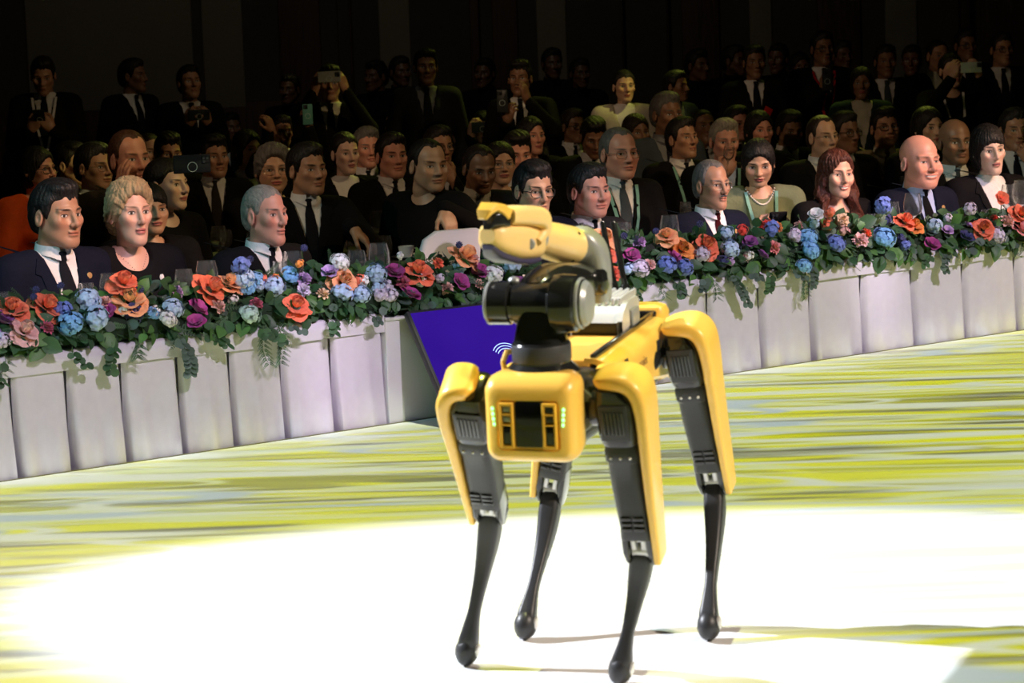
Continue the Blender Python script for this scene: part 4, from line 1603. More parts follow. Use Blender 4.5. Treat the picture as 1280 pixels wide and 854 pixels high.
def head_field(sex, smile=0):
    fem = sex == 'f'

    def fn(P):
        Q = P.copy()
        Q[:, 0] = np.abs(Q[:, 0])
        d = f_ell(Q, (0, .018, .034), (.0735, .094, .083))
        d = smin(d, f_ell(Q, (0, -.026, -.038), (.056, .058, .076)), .03)
        jw = .040 if fem else .046
        d = smin(d, f_cap(Q, (jw, .002, -.052), (.016, -.060, -.099), .016, .014), .032)
        d = smin(d, f_sph(Q, (0, -.066, -.100), .016 if fem else .019), .026)
        d = smin(d, f_ell(Q, (.042, -.052, -.018), (.020, .022, .018)), .026)
        if smile:
            d = smin(d, f_ell(Q, (.038, -.064, -.036), (.016, .016, .016)), .02)
        d = smin(d, f_cap(Q, (.010, -.076, .020), (.046, -.063, .020), .008 if fem else .0105, .007), .014)
        d = smax(d, -f_sph(Q, (.0315, -.0965, -.001), .0285), .010)
        d = smin(d, f_ell(Q, (.0315, -.0575, .0), (.0145, .0130, .0105)), .003)
        d = smin(d, f_cap(Q, (.017, -.069, .0075), (.044, -.061, .006), .0042, .0036), .004)      # upper lid
        d = smin(d, f_cap(Q, (.020, -.067, -.0085), (.042, -.061, -.0075), .0036, .003), .004)    # lower lid
        d = smin(d, f_cap(Q, (0, -.079, .014), (0, -.101, -.029), .0065, .0105), .011)
        d = smin(d, f_sph(Q, (0, -.1005, -.031), .0105 if not fem else .0095), .006)
        d = smin(d, f_sph(Q, (.0115, -.0905, -.034), .0080 if not fem else .0070), .006)
        d = smax(d, -f_sph(Q, (.0062, -.0985, -.0425), .0038), .004)
        w = .0245 if smile else .0225
        zc = .004 if smile else 0
        for k, (xx, yy, zz, rx, ry, rz) in enumerate(((0, -.0825, -.0585, w, .0090, .0066), (0, -.0815, -.0705, w * .9, .0095, .0074))):
            C_ = Q.copy()
            C_[:, 2] -= zc * (Q[:, 0] / .025) ** 2
            d = smin(d, f_ell(C_, (xx, yy, zz), (rx, ry, rz)), .005)
        C_ = Q.copy()
        C_[:, 2] -= zc * (Q[:, 0] / .025) ** 2
        d = smax(d, -f_ell(C_, (0, -.096, -.0640), (w * 1.08, .0085, .0034 if smile else .0020)), .003)
        # ears
        e = f_ell(Q, (.0775, .014, -.010), (.0085, .019, .031))
        e = smax(e, -f_ell(Q, (.088, .010, -.006), (.010, .010, .018)), .006)
        d = smin(d, e, .006)
        d = smin(d, f_cap(Q, (0, .026, -.06), (0, .042, -.20), .043 if fem else .0505, .046 if fem else .056), .026)
        return d
    return fn


def arms_of(pose):
    """joints of one arm pair: shoulder, elbow, wrist, hand direction, palm normal, curl"""
    S = lambda s: (s * .175, .045, -.245)
    return S


LAP = dict(e=(.235, .02, -.52), w=(.115, -.22, -.60), hd=(-.5, -.75, -.1), pn=(0, 0, -1), c=.35)
DOWN = dict(e=(.245, .07, -.53), w=(.20, -.06, -.76), hd=(-.25, -.25, -.9), pn=(-1, 0, 0), c=.35)
FRONT = dict(e=(.235, .03, -.53), w=(.05, -.20, -.63), hd=(-.8, -.2, -.25), pn=(0, 1, 0), c=.5)
PHONE = dict(e=(.26, -.14, -.36), w=(.105, -.27, -.105), hd=(-.25, -.15, .9), pn=(-.7, .6, 0), c=.8)
PHONELOW = dict(e=(.23, .0, -.50), w=(.075, -.24, -.34), hd=(-.35, -.35, .8), pn=(-.5, .7, .2), c=.8)


def body_parts(posture, arms, fem):
    J = {}
    for s, A in ((1, arms[0]), (-1, arms[1])):
        S = np.array((s * .172, .045, -.250))
        m = np.array((s, 1, 1))
        J[s] = (S, np.array(A['e']) * m, np.array(A['w']) * m, np.array(A['hd']) * m, np.array(A['pn']) * m, A['c'])
    return J


def legs_of(posture):
    if posture == 'sit':
        return ((.09, .03, -.74), (.11, -.40, -.71), (.11, -.40, -1.13), (.12, -.53, -1.185))
    return ((.09, .04, -.80), (.095, .02, -1.18), (.095, .05, -1.55), (.115, -.10, -1.59))


def torso_field(posture, g, fem):
    """trunk grown by g"""
    st = posture != 'sit'

    def fn(P):
        bx = .9 if fem else 1.0
        d = f_ell(P, (0, .045, -.375), (.158 * bx + g, .108 + g, .17))
        d = smin(d, f_ell(P, (0, .035 if st else .025, -.57), ((.128 if fem else .148) + g, .105 + g, .20)), .05)
        d = smin(d, f_ell(P, (0, .055, -.78 if st else -.71), (.160 + g, .118 + g, .12)), .05)
        d = smin(d, f_cap(P, (-.135 * bx, .045, -.262), (.135 * bx, .045, -.262), .046 + g), .04)
        d = smin(d, f_cap(P, (-.10, .043, -.222), (.10, .043, -.222), .026 + g * .9), .05)
        if fem:
            d = smin(d, f_ell(P, (.07, -.045, -.40), (.062, .052 + g, .06)), .03)
            d = smin(d, f_ell(P, (-.07, -.045, -.40), (.062, .052 + g, .06)), .03)
        return d
    return fn


_cache = {}


def hand_tmpl(curl, h):
    key = ('hand', round(curl, 2), h)
    if key in _cache:
        return _cache[key]

    def fn(P):
        d = f_ell(P, (0, 0, .052), (.041, .0165, .052))
        d = smin(d, f_cap(P, (.024, 0, .02), (.028, 0, .085), .013, .012), .012)
        d = smin(d, f_cap(P, (-.022, 0, .02), (-.026, 0, .08), .012, .011), .012)
        d = smin(d, f_cap(P, (0, 0, -.012), (0, 0, .02), .027, .025), .02)
        for k, (x, L, z0) in enumerate(((.029, .072, .090), (.0105, .081, .095), (-.009, .075, .093), (-.027, .058, .085))):
            p = np.array((x, 0, z0))
            a = curl * (.7 + .08 * k)
            sp = (x * .9)
            for seg, fr in enumerate((.44, .32, .24)):
                dirn = np.array((sp, -math.sin(a), math.cos(a)))
                dirn /= np.linalg.norm(dirn)
                q = p + dirn * L * fr
                d = smin(d, f_cap(P, p, q, .0088 - .0007 * seg, .0084 - .0008 * seg), .0045)
                p = q
                a += curl * 1.05
        p0, p1, p2, p3 = (.026, -.004, .022), (.052, -.016, .052), (.058, -.026 - .012 * curl, .078), (.052 - .014 * curl, -.032 - .025 * curl, .100)
        d = smin(d, f_cap(P, p0, p1, .0145, .0115), .012)
        d = smin(d, f_cap(P, p1, p2, .0105, .0098), .004)
        d = smin(d, f_cap(P, p2, p3, .0096, .0082), .004)
        return d
    _cache[key] = nets(fn, (-.06, -.105, -.06), (.09, .035, .195), h)
    return _cache[key]


def hand_at(A, h, s):
    V, Q = hand_tmpl(A[5], h)
    z = A[3] / np.linalg.norm(A[3])
    y = -A[4]
    y = y - z * (y @ z)
    y /= np.linalg.norm(y)
    x = np.cross(y, z)
    sx = 1.0
    # thumb side: the left hand (s = +1) is the mirror of the right
    M = np.array([x * (-1 if s > 0 else 1), y, z])
    out = V @ M + (A[2] + z * .012)
    return out.astype(np.float32), (Q if np.linalg.det(M) > 0 else Q[:, ::-1])


def akey(arms):
    return tuple(tuple(np.round(np.ravel([A['e'], A['w'], A['hd'], A['pn']]).astype(float), 3)) + (A['c'],) if isinstance(A, dict) else A for A in arms)


def body_tmpl(posture, arms, fem, h, hh):
    key = ('body', posture, akey(arms), fem, h, hh)
    if key in _cache:
        return _cache[key]
    J = body_parts(posture, arms, fem)
    tf = torso_field(posture, 0, fem)
    L = legs_of(posture)

    def fn(P):
        d = tf(P)
        d = smin(d, f_cap(P, (0, .040, -.15), (0, .045, -.26), .046 if fem else .053, .06), .04)
        for s, A in J.items():
            d = smin(d, f_cap(P, A[0], A[1], .046 if fem else .050, .038), .03)
            d = smin(d, f_cap(P, A[1], A[2], .039, .026), .015)
        for s in (1, -1):
            m = np.array((s, 1, 1))
            a, k, n, f = (np.array(q) * m for q in L)
            d = smin(d, f_cap(P, a, k, .085, .058), .04)
            d = smin(d, f_cap(P, k, n, .055, .036), .02)
            d = smin(d, f_cap(P, n + (0, .02, -.03), f, .036, .03), .02)
        return d
    pts = np.array([A[i] for A in J.values() for i in (0, 1, 2)])
    lo = np.minimum(pts.min(0) - .08, (-.27, -.62 if posture == 'sit' else -.18, -1.24 if posture == 'sit' else -1.64))
    hi = np.maximum(pts.max(0) + .08, (.27, .2, -.17))
    V, Q = nets(fn, lo, hi, h)
    parts = [(V, Q)] + [hand_at(A, hh, s) for s, A in J.items()]
    n, Vs, Qs = 0, [], []
    for v, q in parts:
        Vs.append(v)
        Qs.append(q + n)
        n += len(v)
    _cache[key] = (np.concatenate(Vs), np.concatenate(Qs))
    return _cache[key]


def wedge(P, top, bottom, half):
    w = half * np.clip((P[:, 2] - bottom) / (top - bottom), 0, 1.25)
    return np.abs(P[:, 0]) - w


def jacket_field(posture, arms, fem, neck, g=.024):
    J = body_parts(posture, arms, fem)
    tf, sf = torso_field(posture, g, fem), torso_field(posture, .006, fem)
    long_ = neck != 'shirt'

    def fn(P):
        d = tf(P)
        for s, A in J.items():
            S, E_, W_ = A[0], A[1], A[2]
            d = smin(d, f_cap(P, S, E_, .066 + g * .2, .054), .03)
            d = smin(d, f_cap(P, E_, E_ + (W_ - E_) * .98, .054, .041), .015)
            # folds at the elbow and cuff
            d = d + .003 * np.sin(P @ np.array((31., 17., 43.))) * np.exp(-((np.sqrt(((P - E_) ** 2).sum(1)) / .09) ** 2))
        d = smax(d, -f_cap(P, (0, .035, -.05), (0, .042, -.215), .066 if neck != 'scoop' else .07), .008)
        if neck == 'suit':
            r = np.maximum(wedge(P, -.17, -.50, .075), -(sf(P) + .004))
            r = np.maximum(r, P[:, 1] - .04)
            d = smax(d, -r, .004)
        elif neck == 'blazer':
            r = np.maximum(wedge(P, -.17, -.56, .085), -(sf(P) + .004))
            r = np.maximum(r, P[:, 1] - .04)
            d = smax(d, -r, .004)
        elif neck == 'scoop':
            d = smax(d, -f_ell(P, (0, -.045, -.19), (.080, .10, .078)), .006)
        elif neck == 'round':
            d = smax(d, -f_ell(P, (0, -.0, -.18), (.075, .10, .06)), .006)
        # hem
        d = smax(d, -(P[:, 2] + (.80 if posture == 'sit' else .90)), .01)
        return d
    return fn


def jacket_tmpl(posture, arms, fem, neck, h):
    key = ('jacket', posture, akey(arms), fem, neck, h)
    if key not in _cache:
        J = body_parts(posture, arms, fem)
        pts = np.array([A[i] for A in J.values() for i in (0, 1, 2)])
        lo = np.minimum(pts.min(0) - .09, (-.28, -.17, -.93 if posture != 'sit' else -.84))
        hi = np.maximum(pts.max(0) + .09, (.28, .22, -.14))
        _cache[key] = nets(jacket_field(posture, arms, fem, neck), lo, hi, h)
    return _cache[key]


def shirt_tmpl(posture, fem, h):
    key = ('shirt', posture, fem, h)
    if key not in _cache:
        tf = torso_field(posture, .012, fem)

        def fn(P):
            d = smin(tf(P), f_cap(P, (0, .034, -.14), (0, .042, -.24), .060 if not fem else .052, .064), .02)
            d = smax(d, P[:, 2] + .168, .004)
            d = smax(d, P[:, 1] - .06, .004)
            d = smax(d, np.abs(P[:, 0]) - .12, .004)
            d = smax(d, -(P[:, 2] + .62), .004)
            return d
        _cache[key] = nets(fn, (-.13, -.13, -.64), (.13, .08, -.13), h)
    return _cache[key]


def trouser_tmpl(posture):
    key = ('trousers', posture)
    if key not in _cache:
        L = legs_of(posture)

        def fn(P):
            d = f_ell(P, (0, .055, -.74 if posture == 'sit' else -.84), (.17, .125, .10))
            for s in (1, -1):
                m = np.array((s, 1, 1))
                a, k, n, f = (np.array(q) * m for q in L)
                d = smin(d, f_cap(P, a, k, .098, .075), .03)
                d = smin(d, f_cap(P, k, n, .072, .058), .02)
            return d
        _cache[key] = nets(fn, (-.3, -.52, -1.24) if posture == 'sit' else (-.3, -.12, -1.64), (.3, .24, -.6), .026)
    return _cache[key]


def shoe_tmpl(posture):
    key = ('shoe', posture)
    if key not in _cache:
        a, k, n, f = (np.array(q) for q in legs_of(posture))
        fl = -1.205 if posture == 'sit' else -1.615

        def fn(P):
            d = smin(f_cap(P, n + (0, .03, -.02), f, .046, .040), f_cap(P, n, n + (0, 0, -.05), .052), .03)
            return smax(d, -(P[:, 2] - fl), .006)
        _cache[key] = nets(fn, n + (-.08, -.22, -.12), n + (.08, .12, .08), .02)
    return _cache[key]


def front_y(fld, X, Z, y0=-.30):
    """where a field's front surface lies, for points X, Z"""
    X, Z = np.asarray(X, np.float32), np.asarray(Z, np.float32)
    y = np.full(len(X), y0, np.float32)
    for _ in range(40):
        d = fld(np.stack([X, y, Z], 1))
        y = y + np.clip(d, -.01, .03) * .8
    return y


def hair_field(style):
    base = lambda P, g: smin(f_ell(P, (0, .018, .034), (.0735 + g, .094 + g, .083 + g)), f_ell(P, (0, .06, -.02), (.058 + g, .055 + g, .07)), .03)

    def strands(P, amp, f=26):
        a = np.arctan2(P[:, 0], P[:, 1] + .02)
        return amp * np.sin(a * f + P[:, 2] * 60 + 2.5 * np.sin(P[:, 2] * 40)) * .6 + amp * .5 * np.sin(P[:, 0] * 170 + P[:, 1] * 90)

    def grow(P, lim, gmax, lo=-.003, ramp=.022):
        """hair that rises from the skin over a short distance behind the hairline; lim > 0 inside the hair"""
        t = np.clip(lim / ramp, 0, 1)
        return lo + (gmax - lo) * t * (2 - t)

    def ragged(P, amp=.003):
        return amp * (np.sin(P[:, 0] * 260 + P[:, 1] * 140) + .7 * np.sin(P[:, 0] * 130 - P[:, 2] * 200 + 1.3) + .6 * np.sin(P[:, 1] * 330))

    def line_(P, ys, zs):
        zy = np.interp(P[:, 1], ys, zs)
        # the line draws back a little above the temples
        zy = zy + .010 * np.exp(-((np.abs(P[:, 0]) - .048) / .014) ** 2) * (P[:, 1] < -.02)
        return zy

    def capped(P, zy, g, extra=None, amp=.0016, f=26, ramp=.022):
        lim = (P[:, 2] - zy) * .55 + ragged(P)
        gg = grow(P, lim, g, ramp=ramp)
        d = base(P, 0.0) - gg
        if extra is not None:
            d = smin(d, extra + .012 * (1 - np.clip(lim / .03, 0, 1)), .02)
        return smax(d + strands(P, amp, f) * np.clip(lim / .012, 0, 1), np.clip(-lim - .004, -.2, .05), .003)

    def short(P, front=.066, top=.012, fringe=0.0, part=0.0):
        zy = line_(P, [-.13, -.07, -.052, -.036, -.028, -.020, -.004, .004, .018, .034, .046, .10, .14], [front, front - .002, front - .016, front - .036, .0, -.024, -.028, .012, .018, .004, -.055, -.082, -.086])
        zy = zy + fringe * np.clip(-P[:, 1] - .03, 0, .05) * 20 * (.010 + .010 * np.sin(P[:, 0] * 60 + 1))
        ex = f_ell(P, (.010, .0, .080 + top), (.060, .076, .036)) + .002 * np.sin(P[:, 0] * 220 + P[:, 1] * 60 + P[:, 2] * 90)
        return capped(P, zy, .009, ex)

    def fn(P):
        if style == 'short':
            return short(P)
        if style == 'full':
            d = short(P, front=.060, top=.018)
            return smin(d, f_ell(P, (-.010, -.036, .096), (.050, .042, .023)) + .0022 * np.sin(P[:, 0] * 240 + P[:, 1] * 90), .014)
        if style == 'fringe':
            return short(P, front=.050, top=.014, fringe=-.9)
        if style == 'crop':
            return capped(P, line_(P, [-.13, -.07, -.05, -.034, -.02, -.004, .004, .018, .034, .046, .10, .14], [.078, .076, .060, .03, -.015, -.022, .016, .020, .004, -.05, -.07, -.075]), .0050, None, .0008, ramp=.03)
        if style == 'receding':
            zy = np.interp(P[:, 1], [-.13, -.06, -.03, -.02, -.004, .004, .018, .034, .046, .10, .14], [.115, .106, .080, .0, -.022, .016, .020, .004, -.05, -.075, -.08])
            zy = zy - .022 * np.exp(-(P[:, 0] / .022) ** 2) * (P[:, 1] < -.03)
            return capped(P, zy, .0065, None, .001)
        if style == 'sides':      # bald on top
            zy = np.interp(P[:, 1], [-.13, -.03, -.02, -.004, .004, .018, .034, .046, .10, .14], [.12, .11, .0, -.018, .016, .020, .004, -.05, -.07, -.075])
            d = capped(P, zy, .006, None, .001)
            return smax(d, P[:, 2] - .062 - .1 * np.clip(P[:, 1], 0, .2) + ragged(P), .006)
        M = np.abs(P[:, 0])
        Pm = np.stack([M, P[:, 1], P[:, 2]], 1)

        def opened(P, d, op, amp, f=22, soft=.020):
            """open the hair round the face; it thins towards the opening"""
            thin = .010 * (1 - np.clip(op / soft, 0, 1)) ** 2
            return smax(d + thin + strands(P, amp, f), -(op + ragged(P, .0022)), .004)
        if style == 'swept':      # woman's short hair brushed back, ears half covered
            d = base(P, .011)
            d = smin(d, f_ell(P, (.012, .006, .078), (.066, .088, .050)), .03)
            d = smin(d, f_ell(P, (0, .070, -.03), (.060, .052, .066)), .03)
            d = smin(d, f_cap(Pm, (.068, -.020, .045), (.076, .022, -.030), .018, .012), .02)
            ph = np.arctan2(P[:, 0] - .012, P[:, 2] + .035) + 3 * P[:, 1] + .25 * np.sin(P[:, 1] * 45)
            d = d + .0024 * np.sin(ph * 22) + .0014 * np.sin(ph * 47 + 1)
            op = f_ell(P, (-.004, -.100, -.014), (.064, .080, .088))
            return smax(opened(P, d, op, .0022), -(P[:, 2] + .098), .01)
        if style in ('bob', 'bangs'):
            d = base(P, .010)
            d = smin(d, f_ell(P, (0, .030, -.018), (.085, .084, .105)), .02)
            ph = np.arctan2(P[:, 0], P[:, 1] + .02)
            d = d + .0014 * np.sin(ph * 30) + .001 * np.sin(ph * 53)
            if style == 'bangs':
                op = f_ell(P, (-.006, -.10, -.046), (.062, .085, .086))
            else:
                op = f_ell(P, (.004, -.10, -.024), (.064, .085, .090))
            d = smax(opened(P, d, op, .0018), -(P[:, 2] + .100 + ragged(P, .003)), .008)
            return smax(d, -f_cap(P, (0, .0, -.07), (0, .0, -.2), .05), .01)
        if style == 'long':
            d = base(P, .011)
            d = smin(d, f_ell(P, (0, .03, -.02), (.084, .082, .105)), .02)
            wv = .010 * np.sin(P[:, 2] * 55 + M * 30)
            Pw = Pm + np.stack([wv, wv * .8, 0 * wv], 1)
            d = smin(d, f_cap(Pw, (.072, .015, -.04), (.098, -.035, -.27), .032, .034), .03)
            d = smin(d, f_cap(Pw, (.098, -.035, -.27), (.086, -.075, -.33), .032, .020), .02)
            d = smin(d, f_cap(Pm, (.03, .085, -.05), (.05, .10, -.28), .045, .04), .03)
            ph = np.arctan2(P[:, 0], P[:, 1] + .02) + .12 * np.sin(P[:, 2] * 50)
            d = d + .0026 * np.sin(ph * 24) + .0015 * np.sin(ph * 51)
            op = f_ell(P, (.010, -.102, -.014), (.062, .080, .090))
            d = opened(Pw, d, op, .0020)
            return smax(d, -f_cap(P, (0, .01, -.08), (0, -.02, -.3), .050), .012)
        # hair drawn back to a knot or a tail
        zy = line_(P, [-.13, -.066, -.05, -.035, -.02, .0, .02, .04, .10, .14], [.062, .060, .046, .026, .004, -.006, -.006, -.022, -.078, -.084])
        if style == 'tailbangs':
            zy = zy - np.clip(-P[:, 1] - .03, 0, .05) * 20 * (.020 + .012 * np.clip(P[:, 0] * 30, -1, 1))
        d = capped(P, zy, .0085, None, .0014)
        if style in ('updo',):
            return smin(d, f_ell(P, (0, .120, -.005), (.032, .028, .032)), .012)
        return smin(d, f_cap(P, (0, .110, -.01), (0, .122, -.16), .022, .014), .012)
    return fn


def hair_tmpl(style, h):
    key = ('hair', style, h)
    if key not in _cache:
        lo = (-.15, -.135, -.40 if style == 'long' else -.2)
        _cache[key] = nets(hair_field(style), lo, (.15, .175, .15), h)
    return _cache[key]


def head_tmpl(sex, smile, h):
    key = ('head', sex, smile, h)
    if key not in _cache:
        _cache[key] = nets(head_field(sex, smile), (-.098, -.122, -.215), (.098, .125, .128), h)
    return _cache[key]


def deform(V, face):
    """face: width, jaw width, length below the eyes, nose, fullness of the cheeks"""
    wd, jaw, ln, nose, full = face
    V = V.copy()
    x, y, z = V[:, 0], V[:, 1], V[:, 2]
    low = np.clip(-z / .09, 0, 1) * np.clip((z + .19) / .07, 0, 1)
    V[:, 0] = x * (wd * (1 - low) + jaw * low)
    fr = np.clip(-(y + .085) / .02, 0, 1) * np.clip(1 - np.abs(z + .02) / .03, 0, 1)
    V[:, 1] = y - fr * (nose - 1) * .02
    ck = np.exp(-((np.abs(x) - .045) / .022) ** 2 - ((z + .05) / .03) ** 2) * (y < 0)
    V[:, 0] += np.sign(x) * ck * full * .010
    V[:, 1] -= ck * full * .005
    V[:, 2] = z * np.where(z < 0, ln, 1)
    return V


def turn(V, yaw, pitch, roll, lowz=None):
    """head turn about the neck, fading out down the neck"""
    R = np.array(Matrix.Rotation(yaw, 3, 'Z') @ Matrix.Rotation(pitch, 3, 'X') @ Matrix.Rotation(roll, 3, 'Y'))
    piv = np.array((0, .030, -.10))
    a, b_ = (-.205, -.115) if lowz is None else lowz
    w = np.clip((V[:, 2] - a) / (b_ - a), 0, 1)
    w = (w * w * (3 - 2 * w))[:, None]
    return (V * (1 - w) + ((V - piv) @ R.T + piv) * w).astype(np.float32)


# ---- skin: brows, eyes and lips are coloured by their place on the head
def skin_material(skin, brow, lip, makeup, smile):
    key = ('skin', skin, brow, lip, makeup, smile)
    if key in MATS:
        return MATS[key]
    m = bpy.data.materials.new('skin')
    m.use_nodes = True
    nt = m.node_tree
    bs = nt.nodes['Principled BSDF']
    N, L = nt.nodes.new, nt.links.new
    at = N('ShaderNodeAttribute')
    at.attribute_name = 'head_place'
    sp = N('ShaderNodeSeparateXYZ')
    L(at.outputs['Vector'], sp.inputs[0])

    def M(op, *a):
        n = N('ShaderNodeMath')
        n.operation = op
        for i, v in enumerate(a):
            if isinstance(v, (int, float)):
                n.inputs[i].default_value = v
            else:
                L(v, n.inputs[i])
        return n.outputs[0]

    def soft(d, edge):                       # 1 inside d < 1, fading over edge
        n = N('ShaderNodeMapRange')
        n.interpolation_type = 'SMOOTHSTEP'
        L(d, n.inputs[0])
        n.inputs[1].default_value = 1 + edge
        n.inputs[2].default_value = 1 - edge
        return n.outputs[0]
    ax, y, z = M('ABSOLUTE', sp.outputs[0]), sp.outputs[1], sp.outputs[2]
    front = M('LESS_THAN', y, -.045)

    def ellipse(cx, cz, rx, rz, tilt=0.0):
        dx = M('SUBTRACT', ax, cx)
        dz = M('SUBTRACT', z, cz)
        if tilt:
            dz = M('SUBTRACT', dz, M('MULTIPLY', dx, tilt))
        return M('ADD', M('POWER', M('DIVIDE', dx, rx), 2.0), M('POWER', M('DIVIDE', dz, rz), 2.0))

    def mix(f, a, b_):
        n = N('ShaderNodeMix')
        n.data_type = 'RGBA'
        L(f, n.inputs[0])
        for s_, v in ((n.inputs[6], a), (n.inputs[7], b_)):
            if isinstance(v, tuple):
                s_.default_value = (*v, 1)
            else:
                L(v, s_)
        return n.outputs[2]
    tn = N('ShaderNodeTexNoise')
    tn.inputs['Scale'].default_value = 22
    L(at.outputs['Vector'], tn.inputs['Vector'])
    c = mix(M('MULTIPLY', tn.outputs['Fac'], .5), skin, tuple(k * f for k, f in zip(skin, (.90, .72, .66))))
    red = tuple(k * f for k, f in zip(skin, (1.0, .74, .70)))
    c = mix(M('MULTIPLY', M('MULTIPLY', soft(ellipse(.040, -.030, .022, .020), .8), front), .45), c, red)
    c = mix(M('MULTIPLY', M('MULTIPLY', soft(ellipse(0, -.030, .012, .014), .6), front), .5), c, red)
    # brows
    bw = ellipse(.033, .0225, .020, .0044 if not makeup else .0032, .10)
    c = mix(M('MULTIPLY', M('MULTIPLY', soft(bw, .55), front), .85), c, brow)
    # lids and lashes, eye white, iris, pupil
    c = mix(M('MULTIPLY', M('MULTIPLY', soft(ellipse(.0315, .0015, .0185, .0105), .6), front), .35), c, tuple(k * .55 for k in skin))
    er = .0046 if not smile else .0036
    c = mix(M('MULTIPLY', M('MULTIPLY', soft(ellipse(.0315, .0010, .0150, er + (.0030 if makeup else .0018)), .35), front), .95), c, (.020, .014, .012))
    wht = M('MULTIPLY', soft(ellipse(.0315, -.0002, .0128, er), .25), front)
    c = mix(wht, c, (.58, .55, .52))
    c = mix(M('MULTIPLY', wht, soft(ellipse(.0320, .0006, .0058, .0062), .25)), c, (.022, .013, .009))
    # lips; the crease's shade is painted as a dark line, teeth when smiling
    zz = M('SUBTRACT', z, M('MULTIPLY', M('MULTIPLY', ax, ax), 6.0 if smile else -2.0))
    lips = M('ADD', M('POWER', M('DIVIDE', ax, .0275 if smile else .0235), 2.0), M('POWER', M('DIVIDE', M('ADD', zz, .0640), .0105 if makeup else .0090), 2.0))
    c = mix(M('MULTIPLY', M('MULTIPLY', soft(lips, .3), front), .85 if makeup else .6), c, lip)
    line = M('ADD', M('POWER', M('DIVIDE', ax, .024 if smile else .022), 2.0), M('POWER', M('DIVIDE', M('ADD', zz, .0640), .0040 if smile else .0017), 2.0))
    c = mix(M('MULTIPLY', soft(line, .35), front), c, (.62, .60, .55) if smile else tuple(k * .22 for k in lip))
    # nostrils: their inner shade painted as dark spots
    ns = ellipse(.0062, -.0415, .0036, .0022)
    c = mix(M('MULTIPLY', M('MULTIPLY', soft(ns, .4), front), .8), c, tuple(k * .15 for k in skin))
    L(c, bs.inputs['Base Color'])
    bs.inputs['Roughness'].default_value = .44
    bs.inputs['Specular IOR Level'].default_value = .42
    MATS[key] = m
    return m


def hair_material(c):
    key = ('hairm', c)
    if key in MATS:
        return MATS[key]
    m = mat('hair_%03d' % len(MATS), c, .48, noise=.35, nscale=12, bump=.6, bscale=26, stretch=(7, 2.5, 2.5), spec=.35)
    MATS[key] = m
    return m


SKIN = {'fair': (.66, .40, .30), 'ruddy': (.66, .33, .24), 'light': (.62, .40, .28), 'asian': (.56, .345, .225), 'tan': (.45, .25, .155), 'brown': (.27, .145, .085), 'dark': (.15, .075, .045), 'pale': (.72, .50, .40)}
HAIR = {'black': (.010, .009, .009), 'dark': (.022, .015, .012), 'brown': (.055, .026, .016), 'auburn': (.070, .020, .012), 'blond': (.34, .24, .13), 'grey': (.24, .215, .18), 'steel': (.115, .11, .105), 'white': (.45, .44, .41), 'bald': None}
CLOTH = {'navy': (.007, .009, .020), 'black': (.006, .006, .007), 'charcoal': (.020, .021, .024), 'brownish': (.032, .026, .02), 'green': (.17, .20, .115), 'orange': (.70, .085, .018), 'cream': (.52, .50, .40), 'white': (.74, .74, .74), 'skyblue': (.40, .50, .75), 'khaki': (.26, .21, .13),
         'teal': (.012, .03, .03), 'darkred': (.045, .004, .006), 'grey': (.20, .21, .22), 'red': (.5, .02, .02), 'darktie': (.010, .011, .016), 'slate': (.05, .065, .08), 'lanyard': (.20, .42, .36), 'peacock': (.02, .16, .10)}


def cloth_mat(c):
    return mat('cloth_' + c, CLOTH[c], .85, noise=.12, nscale=18, bump=.25, bscale=70, spec=.12)


FACES = {'std': (1, 1, 1, 1, 0), 'wide': (1.04, 1.10, .98, .95, .6), 'long': (.96, .95, 1.06, 1.1, -.2), 'round': (1.03, 1.06, .95, .9, .9), 'narrow': (.94, .90, 1.0, .95, 0), 'square': (1.02, 1.14, 1.0, 1.05, .2), 'heavy': (1.06, 1.18, 1.0, 1.0, 1.2)}
N_PEOPLE = [0]
PLACES = []
DROP = .045            # how far the head sits below the origin of the trunk fields


def strip_on(fld, rows, off, name, m, parent, thick=.004):
    """cloth strip lying on the front of a field; rows = [(x_left, x_right, z)]"""
    n = 5
    R = []
    for xa, xb, z in rows:
        xs = np.linspace(xa, xb, n)
        R.append(np.stack([xs, front_y(fld, xs, np.full(n, z)) - off, np.full(n, z)], 1))
    bb = MB()
    ring = [np.concatenate([r, (r + (0, thick, 0))[::-1]]) for r in R]
    bb.loft(ring)
    return obj(name, bb, m, parent, smooth=50)


